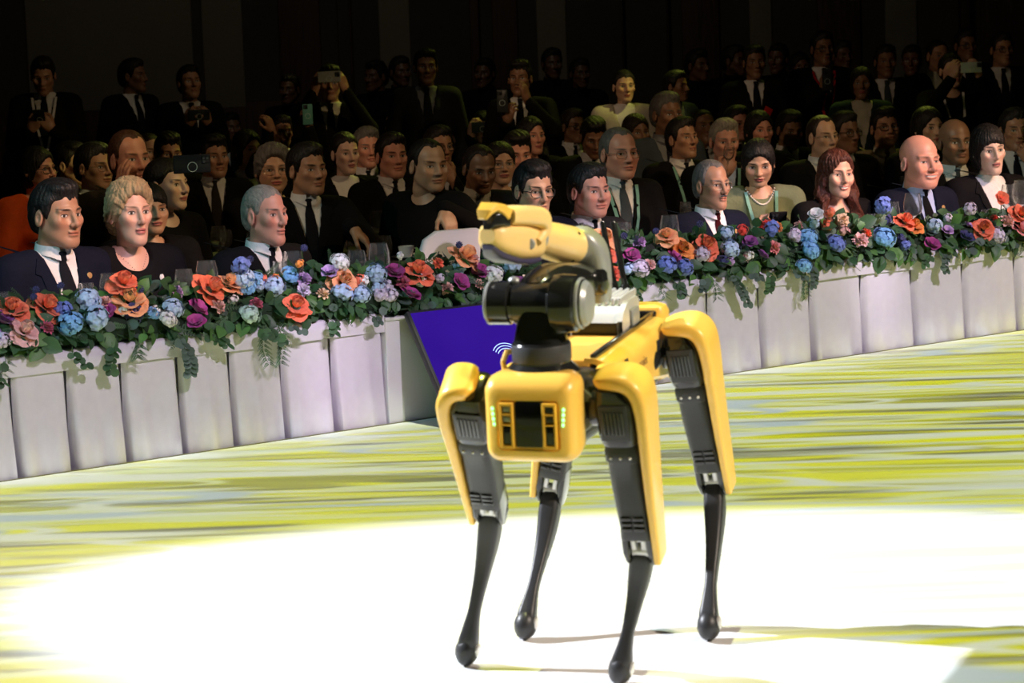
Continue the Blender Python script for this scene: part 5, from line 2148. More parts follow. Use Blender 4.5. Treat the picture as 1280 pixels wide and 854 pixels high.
def person(label, x, y, d=None, s=None, yaw=0, pitch=0, roll=0, byaw=None, sex='m', hs=1.0, post='sit', hair='short', hc='black', skin='asian', coat='black', neck='suit', shirt='white', tie='darktie', glasses=None, lod=2, arms=None,
           face='std', smile=0, pin=False, lanyard=None, wide=1.0, group=None, brow=None, extra=None):
    """x, y: where the middle of the head shows; d: distance (seated people otherwise sit on the hall floor at scale 1); yaw: 0 looks to the camera, + to the right"""
    H0 = 1.21 if post == 'sit' else 1.62
    HH = H0 - DROP
    r = ray(x, y)
    if d is None:
        s = s or 1.03
        d = float((CAM + r * ((HALL + HH * s - CAMH) / r[2]))[1])
    # keep a person's width between neighbours: step back or forward along the line of sight
    for st in sorted(np.arange(-1.2, 1.6, .05), key=abs):
        p = CAM + r * ((d + st) / r[1])
        s = (p[2] - HALL) / HH
        if lod == 0 or (all((p[0] - q[0]) ** 2 + (p[1] - q[1]) ** 2 > .50 ** 2 for q in PLACES) and .86 < s < 1.16):
            break
    else:
        p = CAM + r * (d / r[1])
        s = (p[2] - HALL) / HH
    PLACES.append((p[0], p[1]))
    fem = sex == 'f'
    byaw = yaw * .65 if byaw is None else byaw
    N_PEOPLE[0] += 1
    P = thing('person', label, 'person', (p[0], p[1], HALL), group)
    P.rotation_euler = (0, 0, math.radians(byaw))
    P.scale = (s, s, s)
    arms = arms or ((LAP, LAP) if post == 'sit' else (DOWN, DOWN))
    h_head, h_hand, h_body, h_coat, h_hair = ((.0036, .0048, .014, .0085, .0042), (.0046, .0055, .017, .0105, .0052), (.0062, .0068, .022, .014, .0068))[lod]
    if neck in ('scoop', 'round') and lod == 0:
        h_body = .009
    up = np.array((0, 0, H0), np.float32)
    uh = np.array((0, 0, HH), np.float32)
    fc = FACES[face]
    skn = SKIN[skin]
    lipc = tuple(a * f for a, f in zip(skn, (.95, .50, .50))) if not fem else (.42, .10, .10)
    smat = skin_material(skn, brow or (HAIR[hc] if HAIR[hc] else (.05, .03, .02)), lipc, fem, smile)
    # body: one mesh of head, neck, trunk, limbs and hands
    hv, hq = head_tmpl(sex, smile, h_head)
    rel = (math.radians(yaw - byaw), math.radians(pitch), math.radians(roll))
    hv2 = turn(deform(hv, fc), *rel)
    bv, bq = body_tmpl(post, arms, fem, h_body, h_hand)
    V = np.concatenate([hv2 * hs + (0, 0, -DROP), bv])
    Q = np.concatenate([hq, bq + len(hv)])
    hp = np.concatenate([hv, np.full((len(bv), 3), 9, np.float32)])
    link('body', np_mesh('body', V + up, Q, [smat], hp), P)
    # hair
    if hair != 'bald':
        tv, tq = hair_tmpl(hair, h_hair)
        tv = turn(deform(tv, (fc[0], fc[0] * .5 + .5, 1, 1, 0)), *rel, lowz=((-.34, -.12) if hair == 'long' else None))
        link('hair', np_mesh('hair', tv * hs + uh, tq, [hair_material(HAIR[hc])]), P)
    # clothes
    cm = cloth_mat(coat)
    jk = ('jme', post, akey(arms), fem, neck, h_coat, coat)
    if jk not in _cache:
        jv, jq = jacket_tmpl(post, arms, fem, neck, h_coat)
        _cache[jk] = np_mesh('jacket', jv + up, jq, [cm])
    nm = 'jacket' if neck in ('suit', 'blazer') else 'top'
    jo = link(nm, _cache[jk], P)
    for kk, fn_, nm_ in (('trousers', trouser_tmpl, 'trousers'), ):
        tk = ('tme', post, coat)
        if tk not in _cache:
            tv, tq = fn_(post)
            _cache[tk] = np_mesh(nm_, tv + up, tq, [cloth_mat('black' if coat not in ('navy', 'charcoal') else coat)])
        link(nm_, _cache[tk], P)
    sk = ('sme', post)
    if sk not in _cache:
        sv, sq = shoe_tmpl(post)
        ml = mat('shoe_leather', (.012, .011, .011), .3)
        _cache[sk] = (np_mesh('shoe', sv + up, sq, [ml]), np_mesh('shoe', sv * np.array((-1, 1, 1)) + up, sq[:, ::-1], [ml]))
    for me in _cache[sk]:
        link('shoe', me, P)
    sf = torso_field(post, .012, fem)
    sfield = lambda q: smin(sf(q), f_cap(q, (0, .034, -.14), (0, .042, -.24), .060 if not fem else .052, .064), .02)
    if neck in ('suit', 'blazer') and lod < 3:
        shm = cloth_mat(shirt)
        key = ('shm', post, fem, shirt)
        if key not in _cache:
            sv, sq = shirt_tmpl(post, fem, .011)
            _cache[key] = np_mesh('shirt', sv + up, sq, [shm])
        so = link('shirt', _cache[key], P)
        if neck == 'suit':
            key = ('collar', shirt, tie is None)
            if key not in _cache:
                bb = MB()
                ths = np.linspace(.16 if tie else .34, 2 * PI - (.16 if tie else .34), 30)
                rows = []
                for lay in range(4):
                    row = []
                    for t in ths:
                        q = (1 - math.cos(t)) / 2
                        fr = max(0, math.cos(t))
                        rad, zz = ((.0585, -.150), (.0590, -.128 + .020 * q), (.0620, -.127 + .020 * q), (.0700 + .004 * fr, -.160 + .014 * q - .020 * fr ** 6))[lay]
                        row.append((math.sin(t) * rad, .036 - math.cos(t) * rad * 1.06, zz + H0 - .034))
                    rows.append(row)
                bb.loft(rows, closed=False)
                _cache[key] = bb.mesh('collar', shm, 60)
            link('collar', _cache[key], so)
            if tie:
                key = ('tie', tie, post, fem)
                if key not in _cache:
                    zs = (-.180, -.188, -.210, -.218, -.25, -.31, -.40, -.52)
                    ws = (.015, .019, .0155, .014, .022, .028, .034, .039)
                    oy = (.006, .010, .009, .004, .004, .004, .004, .004)
                    fy = front_y(sfield, np.zeros(len(zs)), zs)
                    fy[0] = min(fy[0], -.027)
                    bb = MB()
                    bb.loft([[(-w, f - o_ + .001, z + H0), (-w * .6, f - o_ - .003, z + H0), (w * .6, f - o_ - .003, z + H0), (w, f - o_ + .001, z + H0), (0, f + .006, z + H0)] for z, w, o_, f in zip(zs, ws, oy, fy)])
                    _cache[key] = bb.mesh('tie', cloth_mat(tie), 50)
                link('tie', _cache[key], P)
        if lod < 2:
            jf = jacket_field(post, arms, fem, neck)
            for sx in (-1, 1):
                key = ('lapel', sx, post, akey(arms), fem, neck, coat)
                if key not in _cache:
                    rows = [(.070, .082, -.165), (.068, .098, -.20), (.062, .112, -.235), (.058, .116, -.252), (.055, .096, -.262), (.048, .090, -.30), (.030, .066, -.38), (.012, .034, -.45), (.003, .012, -.49)]
                    R = []
                    for a, c, z in rows:
                        xs = np.linspace(a, c, 5) * sx
                        R.append(np.stack([xs, front_y(jf, xs, np.full(5, z)) - .005, np.full(5, z) + H0], 1))
                    bb = MB()
                    bb.loft([np.concatenate([q, (q + (0, .007, 0))[::-1]]) for q in R])
                    _cache[key] = bb.mesh('lapel', cm, 50)
                link('lapel', _cache[key], jo)
            if pin:
                bb = MB()
                px_ = np.array([.098])
                fy = front_y(jf, px_, np.array([-.275]))[0]
                bb.lathe((.098, fy - .004, H0 - .275), (0.15, -1, 0.1), [(.011, 0), (.012, .002), (.010, .0045), (.004, .005)], 14)
                obj('lapel_pin', bb, mat('pin_gold', (.85, .52, .22), .35, .6), jo)
    elif neck in ('scoop', 'round') and pin:
        jf = jacket_field(post, arms, fem, neck)
        bb = MB()
        fy = front_y(jf, np.array([.09]), np.array([-.30]))[0]
        bb.ball((.09, fy - .004, H0 - .30), (.010, .005, .016), 10, 6)
        obj('brooch', bb, mat('brooch_pearl', (.75, .72, .66), .3), jo)
    if lanyard:
        jf = jacket_field(post, arms, fem, 'round', .030)
        lm = cloth_mat(lanyard)
        for sx in (-1, 1):
            rows = [(sx * (.078 - .0) - .008, sx * .078 + .008, -.20), (sx * .072 - .008, sx * .072 + .008, -.25), (sx * .055 - .008, sx * .055 + .008, -.36), (sx * .03 - .008, sx * .03 + .008, -.48), (sx * .010 - .008, sx * .010 + .008, -.56)]
            n0 = [(a, c, z) for a, c, z in rows]
            R = []
            for a, c, z in n0:
                xs = np.linspace(a, c, 3)
                R.append(np.stack([xs, front_y(jf, xs, np.full(3, z)) - .005, np.full(3, z) + H0], 1))
            bb = MB()
            bb.loft([np.concatenate([q, (q + (0, .002, 0))[::-1]]) for q in R])
            obj('lanyard', bb, lm, P)
        bb = MB()
        fy = front_y(jf, np.array([0.]), np.array([-.62]))[0]
        bb.box((0, fy - .006, H0 - .62), (X3, Y3, Z3), (.042, .002, .056), .004)
        obj('badge', bb, mat('badge_card', (.55, .60, .55), .4), P)
    if glasses:
        gm = mat('spectacle_' + glasses, (.012, .011, .012) if glasses == 'black' else ((.45, .42, .38) if glasses == 'silver' else (.09, .045, .02)), .3, .8 if glasses == 'silver' else 0)
        bb = MB()
        th = .0022 if glasses == 'black' else .0012
        for sx in (-1, 1):
            c = np.array((sx * .0335, -.0845, -.003))
            ring = [c + (sx * .0 + math.copysign(abs(math.cos(a)) ** .6, math.cos(a)) * .0255, .004 * (abs(math.cos(a)) ** 2) * (1 if math.cos(a) * sx > 0 else -.2), math.copysign(abs(math.sin(a)) ** .7, math.sin(a)) * .0175) for a in np.linspace(0, 2 * PI, 20)]
            bb.tube(ring, th, 6, False)
            bb.tube([c + (sx * .0255, .004, .006), (sx * .0725, -.055, .004), (sx * .0790, .012, -.001), (sx * .078, .03, -.014)], th, 6)
        bb.tube([(-.009, -.0850, .002), (0, -.0875, .004), (.009, -.0850, .002)], th, 6)
        bb.v = [(turn(np.asarray(v, np.float32) * (fc[0], 1, 1), *rel) * hs + uh) for v in bb.v]
        go = obj('spectacles', bb, gm, P)
        bb = MB()
        for sx in (-1, 1):
            c = np.array((sx * .0335, -.0842, -.003))
            ring = [c + (math.copysign(abs(math.cos(a)) ** .6, math.cos(a)) * .0245, .003 * (abs(math.cos(a)) ** 2) * (1 if math.cos(a) * sx > 0 else -.2), math.copysign(abs(math.sin(a)) ** .7, math.sin(a)) * .0165) for a in np.linspace(0, 2 * PI, 16, endpoint=False)]
            bb.add(ring, [tuple(range(16))])
        bb.v = [(turn(np.asarray(v, np.float32) * (fc[0], 1, 1), *rel) * hs + uh) for v in bb.v]
        obj('lenses', bb, LENS, go)
    if extra in ('moustache', 'earring'):
        bb = MB()
        if extra == 'moustache':
            for sx in (-1, 1):
                bb.ball((sx * .010, -.0915, -.0505), (.0125, .0045, .0042), 10, 6, ((1, sx * .25, -sx * .22), (-sx * .25, 1, 0), (sx * .22, 0, 1)))
            m_ = hair_material(HAIR['steel'])
        else:
            for sx in (-1, 1):
                bb.ball((sx * .081, .004, -.046), .004, 8, 6)
                bb.ball((sx * .082, .003, -.066), (.0045, .0045, .014), 8, 6)
            m_ = mat('earring_silver', (.8, .78, .74), .2, .8)
        bb.v = [(turn(np.asarray(v, np.float32) * (fc[0], 1, 1), *rel) * hs + uh) for v in bb.v]
        obj(extra, bb, m_, P)
    if extra in ('pearls', 'chain'):
        bf = torso_field(post, .002, fem)
        bfield = lambda q: smin(bf(q), f_cap(q, (0, .040, -.15), (0, .045, -.26), .052, .064), .04)
        if extra == 'pearls':
            bfield = jacket_field(post, arms, fem, 'none', .026)
        xs = np.linspace(-.072, .072, 25)
        zs = -.262 + .075 * (np.abs(xs) / .072) ** 2 if extra == 'pearls' else -.285 + .10 * np.abs(xs) / .072
        ys = front_y(bfield, xs, zs)
        bb = MB()
        for x_, y_, z_ in zip(xs, ys, zs):
            bb.ball((x_, y_ - .002, z_ + H0), .0052 if extra == 'pearls' else .0016, 8, 5)
        if extra == 'chain':
            bb.box((0, ys[12] - .004, -.298 + H0), (X3, Y3, Z3), (.002, .001, .010))
            bb.box((0, ys[12] - .004, -.294 + H0), (X3, Y3, Z3), (.006, .001, .002))
        obj('necklace', bb, mat('necklace_' + extra, (.8, .76, .68) if extra == 'pearls' else (.4, .4, .4), .25, 0 if extra == 'pearls' else .9), P)
    Mw = Matrix.Translation(Vector((p[0], p[1], HALL))) @ Matrix.Rotation(math.radians(byaw), 4, 'Z') @ Matrix.Scale(s, 4) @ Matrix.Translation((0, 0, H0))
    if post == 'sit':
        SEATS.append((p[0], p[1], byaw, s, label))
    return Mw, arms, P


SEATS = []


def lens_material():
    m = bpy.data.materials.new('spectacle_lens')
    m.use_nodes = True
    nt = m.node_tree
    nt.nodes.remove(nt.nodes['Principled BSDF'])
    tr = nt.nodes.new('ShaderNodeBsdfTransparent')
    tr.inputs[0].default_value = (.93, .94, .93, 1)
    gl = nt.nodes.new('ShaderNodeBsdfGlossy')
    gl.inputs['Roughness'].default_value = .05
    mx = nt.nodes.new('ShaderNodeMixShader')
    mx.inputs[0].default_value = .05
    nt.links.new(tr.outputs[0], mx.inputs[1])
    nt.links.new(gl.outputs[0], mx.inputs[2])
    nt.links.new(mx.outputs[0], nt.nodes['Material Output'].inputs['Surface'])
    return m


LENS = lens_material()


def hold_phone(M, label, pos, rot=(0, 0, 0), color=(.03, .035, .04), land=False, size=1.0, ring=True, name='phone'):
    """phone in body space at pos; its back faces -Y before turning"""
    t = thing(name, label, 'phone')
    hw, hh = (.076, .037) if land else (.037, .076)
    bb = MB()
    bb.box((0, 0, 0), (X3, Z3, Y3), (hw, hh, .0045), .006)
    obj('case', bb, mat('phone_case_%d' % len(MATS), color, .3), t)
    bb = MB()
    bb.box((0, .0047, 0), (X3, Z3, Y3), (hw - .003, hh - .003, .0004))
    obj('screen', bb, mat('phone_glass', (.01, .01, .012), .1), t)
    cx, cz = (-hw + .022, hh - .020) if not land else (hw - .022, hh - .022)
    bb = MB()
    bb.box((cx, -.006, cz), (X3, Z3, Y3), (.016, .016, .002), .004)
    bump = obj('camera_bump', bb, mat('phone_bump', (.015, .016, .018), .25), t)
    for dx, dz in ((-.007, .007), (.007, .007), (-.007, -.007)):
        bb = MB()
        bb.lathe((cx + dx, -.008, cz + dz), (0, -1, 0), [(.0055, 0), (.0055, .002), (.002, .0022)], 12)
        obj('lens', bb, mat('phone_lens', (.05, .06, .07), .1), bump)
    if ring:
        bb = MB()
        bb.tube([(math.cos(a) * .019, -.0055, -.012 + math.sin(a) * .019) for a in np.linspace(0, 2 * PI, 20)], .0016, 6, False)
        obj('magnet_ring', bb, mat('phone_ring', (.5, .6, .55), .4), t)
    R = Matrix.Rotation(rot[2], 4, 'Z') @ Matrix.Rotation(rot[0], 4, 'X') @ Matrix.Rotation(rot[1], 4, 'Y')
    t.matrix_world = M @ Matrix.Translation(pos) @ R @ Matrix.Scale(size, 4)
    return t


# ------------------------------------------------------------------ the people at the head table
def row1(x, y, back=1.0):
    return float(at_plane(x, y, ep(0, -back), NS)[1])


T1 = 'people seated along the head table'
person('young man in navy suit and black tie at the left end of the table', 70, 268, row1(70, 268, .98), yaw=52, byaw=40, hair='full', hc='black', skin='tan', coat='navy', lod=0, pin=True, face='square', group=T1, pitch=2)
person('woman with swept-back blond hair and black top, second from the left', 163, 265, row1(163, 265, 1.0), yaw=36, byaw=38, sex='f', hair='swept', hc='blond', skin='fair', coat='black', neck='scoop', lod=0, pin=True, face='long', group=T1, brow=(.20, .13, .08), extra='chain')
person('grey-haired man in dark suit, stern, behind two tall wine glasses', 332, 268, row1(332, 268, .95), yaw=50, byaw=42, hair='crop', hc='grey', skin='ruddy', coat='black', lod=0, face='long', group=T1, brow=(.10, .08, .06))
person('man with black hair and thin glasses just above the robot gripper', 667, 236, row1(667, 236, .98), yaw=28, byaw=34, hair='full', hc='black', skin='asian', coat='navy', glasses='black', lod=0, pin=True, face='std', group=T1, pitch=6)
person('broad man in charcoal suit behind the robot antennas', 737, 238, row1(737, 238, .98), yaw=36, byaw=34, hair='short', hc='black', skin='ruddy', coat='charcoal', lod=0, face='heavy', group=T1, pitch=2)
person('man with moustache, rimless glasses and dark red tie', 891, 231, row1(891, 231, .95), yaw=32, byaw=34, hair='receding', hc='steel', skin='tan', coat='navy', tie='darkred', glasses='silver', lod=0, pin=True, face='narrow', group=T1, extra='moustache')
person('smiling woman with long auburn hair and a black dress', 1047, 217, row1(1047, 217, .98), yaw=18, byaw=26, sex='f', hair='long', hc='auburn', skin='fair', coat='black', neck='scoop', lod=0, smile=1, pin=True, face='std', group=T1, pitch=2, extra='earring')
person('bald smiling man in navy suit and pale blue shirt', 1151, 202, row1(1151, 202, .80), yaw=26, byaw=28, hair='bald', hc='brown', skin='ruddy', coat='navy', shirt='skyblue', tie='black', lod=0, smile=1, pin=True, face='heavy', hs=1.10, group=T1, brow=(.25, .14, .09))
person('young woman in black blazer with a bob fringe and white blouse at right', 1239, 186, 11.9, yaw=12, byaw=24, sex='f', hair='bangs', hc='black', skin='pale', coat='black', neck='blazer', shirt='white', lod=0, face='narrow', group=T1, pitch=4, roll=-5)

# ------------------------------------------------------------------ guests at the round tables behind
T2 = 'guests at the round tables'
CHEEK = dict(e=(.17, -.16, -.47), w=(.080, -.150, -.215), hd=(-.1, .15, .95), pn=(-.9, .4, 0), c=.25)
CHIN = dict(e=(.16, -.18, -.46), w=(.055, -.190, -.235), hd=(-.5, .2, .75), pn=(-.2, .9, .3), c=.9)
DRAPE = dict(e=(.29, -.04, -.42), w=(.13, -.28, -.30), hd=(.65, -.3, -.7), pn=(-.6, .3, -.6), c=.45)
REACH = dict(e=(.33, .02, -.37), w=(.23, -.20, -.24), hd=(.45, -.25, -.85), pn=(-.7, .4, -.4), c=.4)
CLAP = dict(e=(.22, -.05, -.48), w=(.045, -.24, -.34), hd=(-.25, -.4, .85), pn=(-1, .1, 0), c=.2)
HOLD = dict(e=(.22, -.02, -.50), w=(.075, -.25, -.42), hd=(-.5, -.3, .7), pn=(-.4, .8, .2), c=.9)


def g2(label, x, y, **k):
    k.setdefault('group', T2)
    k.setdefault('lod', 1)
    return person(label, x, y, **k)


g2('person in orange jacket and dark glasses at the left edge', 47, 212, yaw=62, byaw=50, sex='f', hair='bob', hc='black', skin='ruddy', coat='orange', neck='round', glasses='black', face='round')
g2('man in profile with bright lit neck and white collar, left side', 88, 206, yaw=72, byaw=60, hair='full', hc='black', skin='light', coat='black', tie=None)
g2('man with half-rim glasses beside the lit profile at left', 117, 209, yaw=55, hair='short', hc='black', skin='tan', coat='black', glasses='brown', face='wide')
g2('tall brown-haired man resting two fingers on his cheek', 161, 199, d=11.6, yaw=38, hair='receding', hc='brown', skin='ruddy', coat='brownish', arms=(LAP, CHEEK), face='long', hs=1.04)
g2('woman half hidden behind the blond woman', 186, 262, d=10.6, yaw=30, sex='f', hair='bangs', hc='black', skin='asian', coat='black', neck='round', face='round')
g2('pale young woman with dark hair tied back, looking right', 209, 231, yaw=62, byaw=50, sex='f', hair='updo', hc='black', skin='pale', coat='black', neck='round', face='round')
g2('man with black hair hidden by a raised phone, left of centre', 209, 190, yaw=25, pitch=8, hair='full', hc='black', skin='tan', coat='black')
g2('young man in suit and brown tie behind the wine glasses at left', 266, 196, yaw=30, byaw=14, hair='full', hc='black', skin='tan', coat='black', shirt='white', tie='brownish', lanyard=None, face='square')
g2('woman with face lit bright yellow far behind at left', 224, 168, yaw=45, sex='f', hair='updo', hc='black', skin='pale', coat='black', neck='round', lod=2)
g2('smiling woman with dark hair behind the tie man', 309, 187, yaw=40, sex='f', hair='bob', hc='black', skin='light', coat='slate', neck='blazer', smile=1, lod=2)
g2('older guest with grey bob and round glasses', 340, 212, yaw=18, sex='f', hair='swept', hc='steel', skin='asian', coat='black', neck='round', glasses='silver', face='round')
g2('man in black suit with one arm over his chair back, behind grey-haired man', 382, 212, yaw=40, byaw=18, hair='short', hc='black', skin='tan', coat='black', shirt='white', arms=(DRAPE, LAP), face='square')
g2('dim man with short hair at the far left edge', 38, 166, yaw=60, hair='short', hc='black', skin='ruddy', coat='black', lod=2)
g2('dim man low behind the standing man with a badge', 144, 166, yaw=30, hair='short', hc='black', skin='brown', coat='black', lod=2)
g2('man with yellow-lit scalp behind the cheek-resting man', 187, 190, yaw=30, hair='crop', hc='dark', skin='light', coat='black', lod=2)
g2('smiling woman with straight dark hair and white top, centre left', 431, 192, yaw=28, byaw=20, sex='f', hair='tail', hc='black', skin='pale', coat='black', neck='blazer', shirt='white', smile=0, face='narrow')
g2('man with greying temples beside the woman in white top', 458, 185, yaw=20, hair='short', hc='steel', skin='ruddy', coat='black', lod=1)
g2('square-faced man with a white heart pin on black suit', 490, 195, yaw=25, byaw=22, hair='short', hc='black', skin='ruddy', coat='black', face='square', pin=True)
g2('balding man whose scalp is lit acid yellow', 495, 160, yaw=25, hair='sides', hc='dark', skin='light', coat='black', lod=2)
g2('heavy man with receding hair twisting in his chair, black jacket', 527, 206, d=12.0, yaw=32, byaw=-28, hair='receding', hc='black', skin='asian', coat='black', neck='round', arms=(REACH, LAP), face='heavy', hs=1.04, pitch=4)
g2('man with glasses propping his chin on his hand, centre', 547, 184, yaw=30, byaw=10, hair='short', hc='black', skin='tan', coat='black', glasses='black', arms=(CHIN, LAP), lod=1)
g2('tanned balding man looking down beside the heavy man', 596, 208, d=12.3, yaw=22, byaw=8, pitch=16, hair='receding', hc='dark', skin='brown', coat='charcoal', shirt='cream', tie='grey', face='wide')
g2('woman with glasses and dark fringe in the second row, centre', 567, 161, yaw=25, sex='f', hair='bangs', hc='black', skin='asian', coat='black', neck='round', glasses='black', lod=2)
g2('small man looking up with face lit acid yellow', 631, 153, yaw=20, pitch=-20, hair='crop', hc='black', skin='light', coat='black', lod=2)
g2('woman with round glasses tucked behind the tanned man', 625, 205, d=13.1, yaw=15, sex='f', hair='bob', hc='black', skin='asian', coat='black', neck='round', glasses='silver', face='round')
Ma, _, _ = g2('ruddy man holding a phone before his chin, centre', 645, 191, yaw=15, pitch=10, hair='full', hc='black', skin='ruddy', coat='black', arms=(PHONELOW, LAP))
g2('dim woman behind the man holding a phone', 664, 170, yaw=30, sex='f', hair='long', hc='black', skin='ruddy', coat='black', neck='round', lod=2)
g2('older man with glasses, striped tie and pale lanyard', 774, 192, d=12.3, yaw=26, byaw=20, hair='receding', hc='steel', skin='ruddy', coat='black', shirt='white', tie='slate', glasses='brown', lanyard='lanyard', face='wide', hs=1.06)
g2('man looking down in dark suit, left of older man with lanyard', 740, 168, yaw=10, pitch=22, hair='full', hc='black', skin='brown', coat='black', lod=2)
g2('dim man with glasses looking right behind the robot arm', 716, 158, yaw=35, hair='short', hc='dark', skin='brown', coat='black', glasses='black', lod=2)
g2('woman in profile with tied dark hair, bright cheek', 817, 157, yaw=58, byaw=40, sex='f', hair='tail', hc='black', skin='light', coat='black', neck='round', lod=1)
g2('man with black hair and green lanyard looking up', 854, 174, yaw=35, hair='short', hc='black', skin='tan', coat='black', lanyard='lanyard', pitch=-6)
Mb, _, _ = g2('grey-haired man raising a glass to his mouth', 905, 176, yaw=12, hair='short', hc='grey', skin='ruddy', coat='black', shirt='skyblue', tie=None, lanyard='lanyard', arms=(LAP, CHIN), pitch=4)
Mc, _, _ = g2('woman in green jacket and pearls looking down at a phone', 949, 200, d=11.5, hs=.94, yaw=-4, byaw=8, pitch=18, sex='f', hair='bob', hc='black', skin='asian', coat='green', neck='round', arms=(HOLD, HOLD), face='round', lanyard='lanyard', extra='pearls')
Md, _, _ = g2('man shading his face with a red card', 921, 155, yaw=30, hair='short', hc='black', skin='ruddy', coat='black', glasses='brown', lod=2, arms=(PHONE, LAP))
g2('dim woman behind the woman in green', 949, 163, yaw=20, sex='f', hair='bob', hc='black', skin='ruddy', coat='black', neck='round', lod=2)
g2('balding man with thin glasses left of the long-haired woman', 1028, 171, yaw=28, hair='receding', hc='dark', skin='light', coat='black', glasses='silver', face='long')
g2('man with dark-rimmed glasses behind the long-haired woman', 1055, 166, yaw=35, hair='short', hc='black', skin='brown', coat='black', glasses='black', lod=2)
g2('narrow-faced man above the man with dark-rimmed glasses', 1062, 148, yaw=35, hair='short', hc='black', skin='tan', coat='black', lod=2)
g2('clapping man with glasses, khaki jacket and dark red scarf', 1107, 161, yaw=10, byaw=6, hair='full', hc='black', skin='tan', coat='khaki', shirt='cream', tie='darkred', glasses='black', arms=(CLAP, CLAP), face='round', pitch=-6)
g2('woman mostly hidden by the bald smiling man', 1160, 160, yaw=25, sex='f', hair='bob', hc='black', skin='light', coat='black', neck='round', lod=2)
g2('bald dark-skinned man in suit, smiling softly', 1194, 178, yaw=12, byaw=8, hair='bald', hc='black', skin='brown', coat='black', tie='slate', face='round', brow=(.02, .012, .01))
g2('man with hand to his mouth at the right edge', 1268, 163, yaw=8, hair='short', hc='black', skin='tan', coat='black', arms=(CHIN, LAP), lod=1)
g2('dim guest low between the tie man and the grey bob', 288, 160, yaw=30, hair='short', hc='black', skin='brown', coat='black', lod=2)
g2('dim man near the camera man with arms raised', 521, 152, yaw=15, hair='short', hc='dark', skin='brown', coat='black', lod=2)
g2('dim grey-haired guest in pale jacket right of the lit woman', 833, 143, d=15.5, yaw=30, hair='short', hc='steel', skin='brown', coat='slate', shirt='grey', lod=2)  # pale jacket darkened to slate, standing in for the dim light there
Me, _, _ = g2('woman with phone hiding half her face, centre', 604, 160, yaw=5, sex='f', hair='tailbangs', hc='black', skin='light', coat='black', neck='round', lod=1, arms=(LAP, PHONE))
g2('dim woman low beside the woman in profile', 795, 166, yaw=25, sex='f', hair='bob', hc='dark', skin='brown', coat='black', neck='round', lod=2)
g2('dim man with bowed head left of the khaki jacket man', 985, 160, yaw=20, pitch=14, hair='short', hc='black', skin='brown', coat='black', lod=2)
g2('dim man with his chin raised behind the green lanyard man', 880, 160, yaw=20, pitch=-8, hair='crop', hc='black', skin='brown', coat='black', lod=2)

# ------------------------------------------------------------------ people standing at the back of the hall
T3 = 'people standing at the back'


def g3(label, x, y, d, **k):
    k.setdefault('group', T3)
    return person(label, x, y, d, post='stand', lod=k.pop('lod', 2), **k)


Mf, _, _ = g3('standing man with badge looking down at his phone, far left', 54, 92, 17.5, yaw=5, pitch=18, hair='short', skin='tan', coat='black', arms=(HOLD, HOLD), lanyard='white')
g3('standing man in profile against the pale panel', 166, 95, 18.5, yaw=70, hair='short', skin='brown', coat='black')
Mg, _, _ = g3('standing man looking up, filming with a dark phone', 237, 104, 17.5, yaw=28, pitch=-8, hair='short', skin='tan', coat='black', arms=(PHONELOW, PHONELOW))
Mh, _, _ = g3('standing man raising a phone with both hands over his face', 412, 104, 16.5, yaw=6, hair='short', skin='tan', coat='black', shirt='cream', tie='black', arms=(PHONE, PHONE))
Mi, _, _ = g3('dark figure holding a green phone high, left of the raised phone man', 352, 165, 15.0, yaw=20, hair='short', skin='brown', coat='black', arms=(dict(e=(.24, -.16, -.30), w=(.17, -.28, -.02), hd=(-.1, -.1, .95), pn=(-.6, .7, 0), c=.8), dict(e=(.25, -.14, -.32), w=(.10, -.26, -.04), hd=(.3, -.2, .9), pn=(.6, .6, 0), c=.7)))
g3('dim standing man in grey tie near the centre', 532, 84, 18, yaw=8, hair='short', skin='brown', coat='charcoal', shirt='grey')
Mj, _, _ = g3('standing man with one lit hand beside a black phone, centre', 650, 98, 16.5, yaw=-12, hair='full', skin='brown', coat='black', arms=(dict(e=(.24, -.12, -.40), w=(.08, -.26, -.20), hd=(-.2, -.2, .9), pn=(-.8, .4, 0), c=.7), PHONELOW))
g3('woman in pale patterned jacket standing at centre', 780, 108, 17, yaw=12, sex='f', hair='updo', skin='light', coat='cream', neck='blazer', shirt='white')
g3('dim figure in profile right of the pale jacket woman', 845, 108, 17.5, yaw=55, hair='short', skin='brown', coat='slate', shirt='grey', tie=None)
g3('standing man in white shirt and dark tie right of centre', 943, 78, 18, yaw=8, hair='short', skin='brown', coat='black')
Mk, _, _ = g3('standing man in glasses holding a phone to his mouth, red lanyard', 1028, 61, 18.5, yaw=14, hair='short', skin='brown', coat='black', glasses='black', arms=(LAP, PHONELOW), lanyard='red')
g3('woman in dark teal jacket standing below the red lanyard man', 1077, 104, 17, yaw=-6, sex='f', hair='bob', skin='brown', coat='teal', neck='blazer', shirt='cream')
g3('standing man in dark tie at right, green ribbon on his chest', 1107, 77, 18, yaw=4, hair='short', skin='brown', coat='black', tie='slate')
g3('man behind the woman filming at right', 1172, 70, 18.5, yaw=20, hair='crop', skin='tan', coat='black', shirt='cream', tie=None)
Ml, _, _ = g3('woman in black filming with a pale phone, white lanyard', 1189, 88, 16.5, yaw=14, byaw=10, sex='f', hair='tail', skin='light', coat='black', neck='round', arms=(PHONE, PHONE), lanyard='white')
g3('dim standing man with glasses behind the filming woman', 1207, 57, 19.5, yaw=15, hair='short', skin='brown', coat='black', glasses='black')
g3('standing man with glasses at the upper right', 1252, 62, 18.5, yaw=14, hair='short', skin='tan', coat='black', glasses='black')
g3('dim dark silhouette left of the raised phone man', 362, 112, 19, yaw=-20, hair='short', skin='dark', coat='black', shirt='black', tie=None)  # silhouettes from here: dark skin and black shirts stand in for dim light
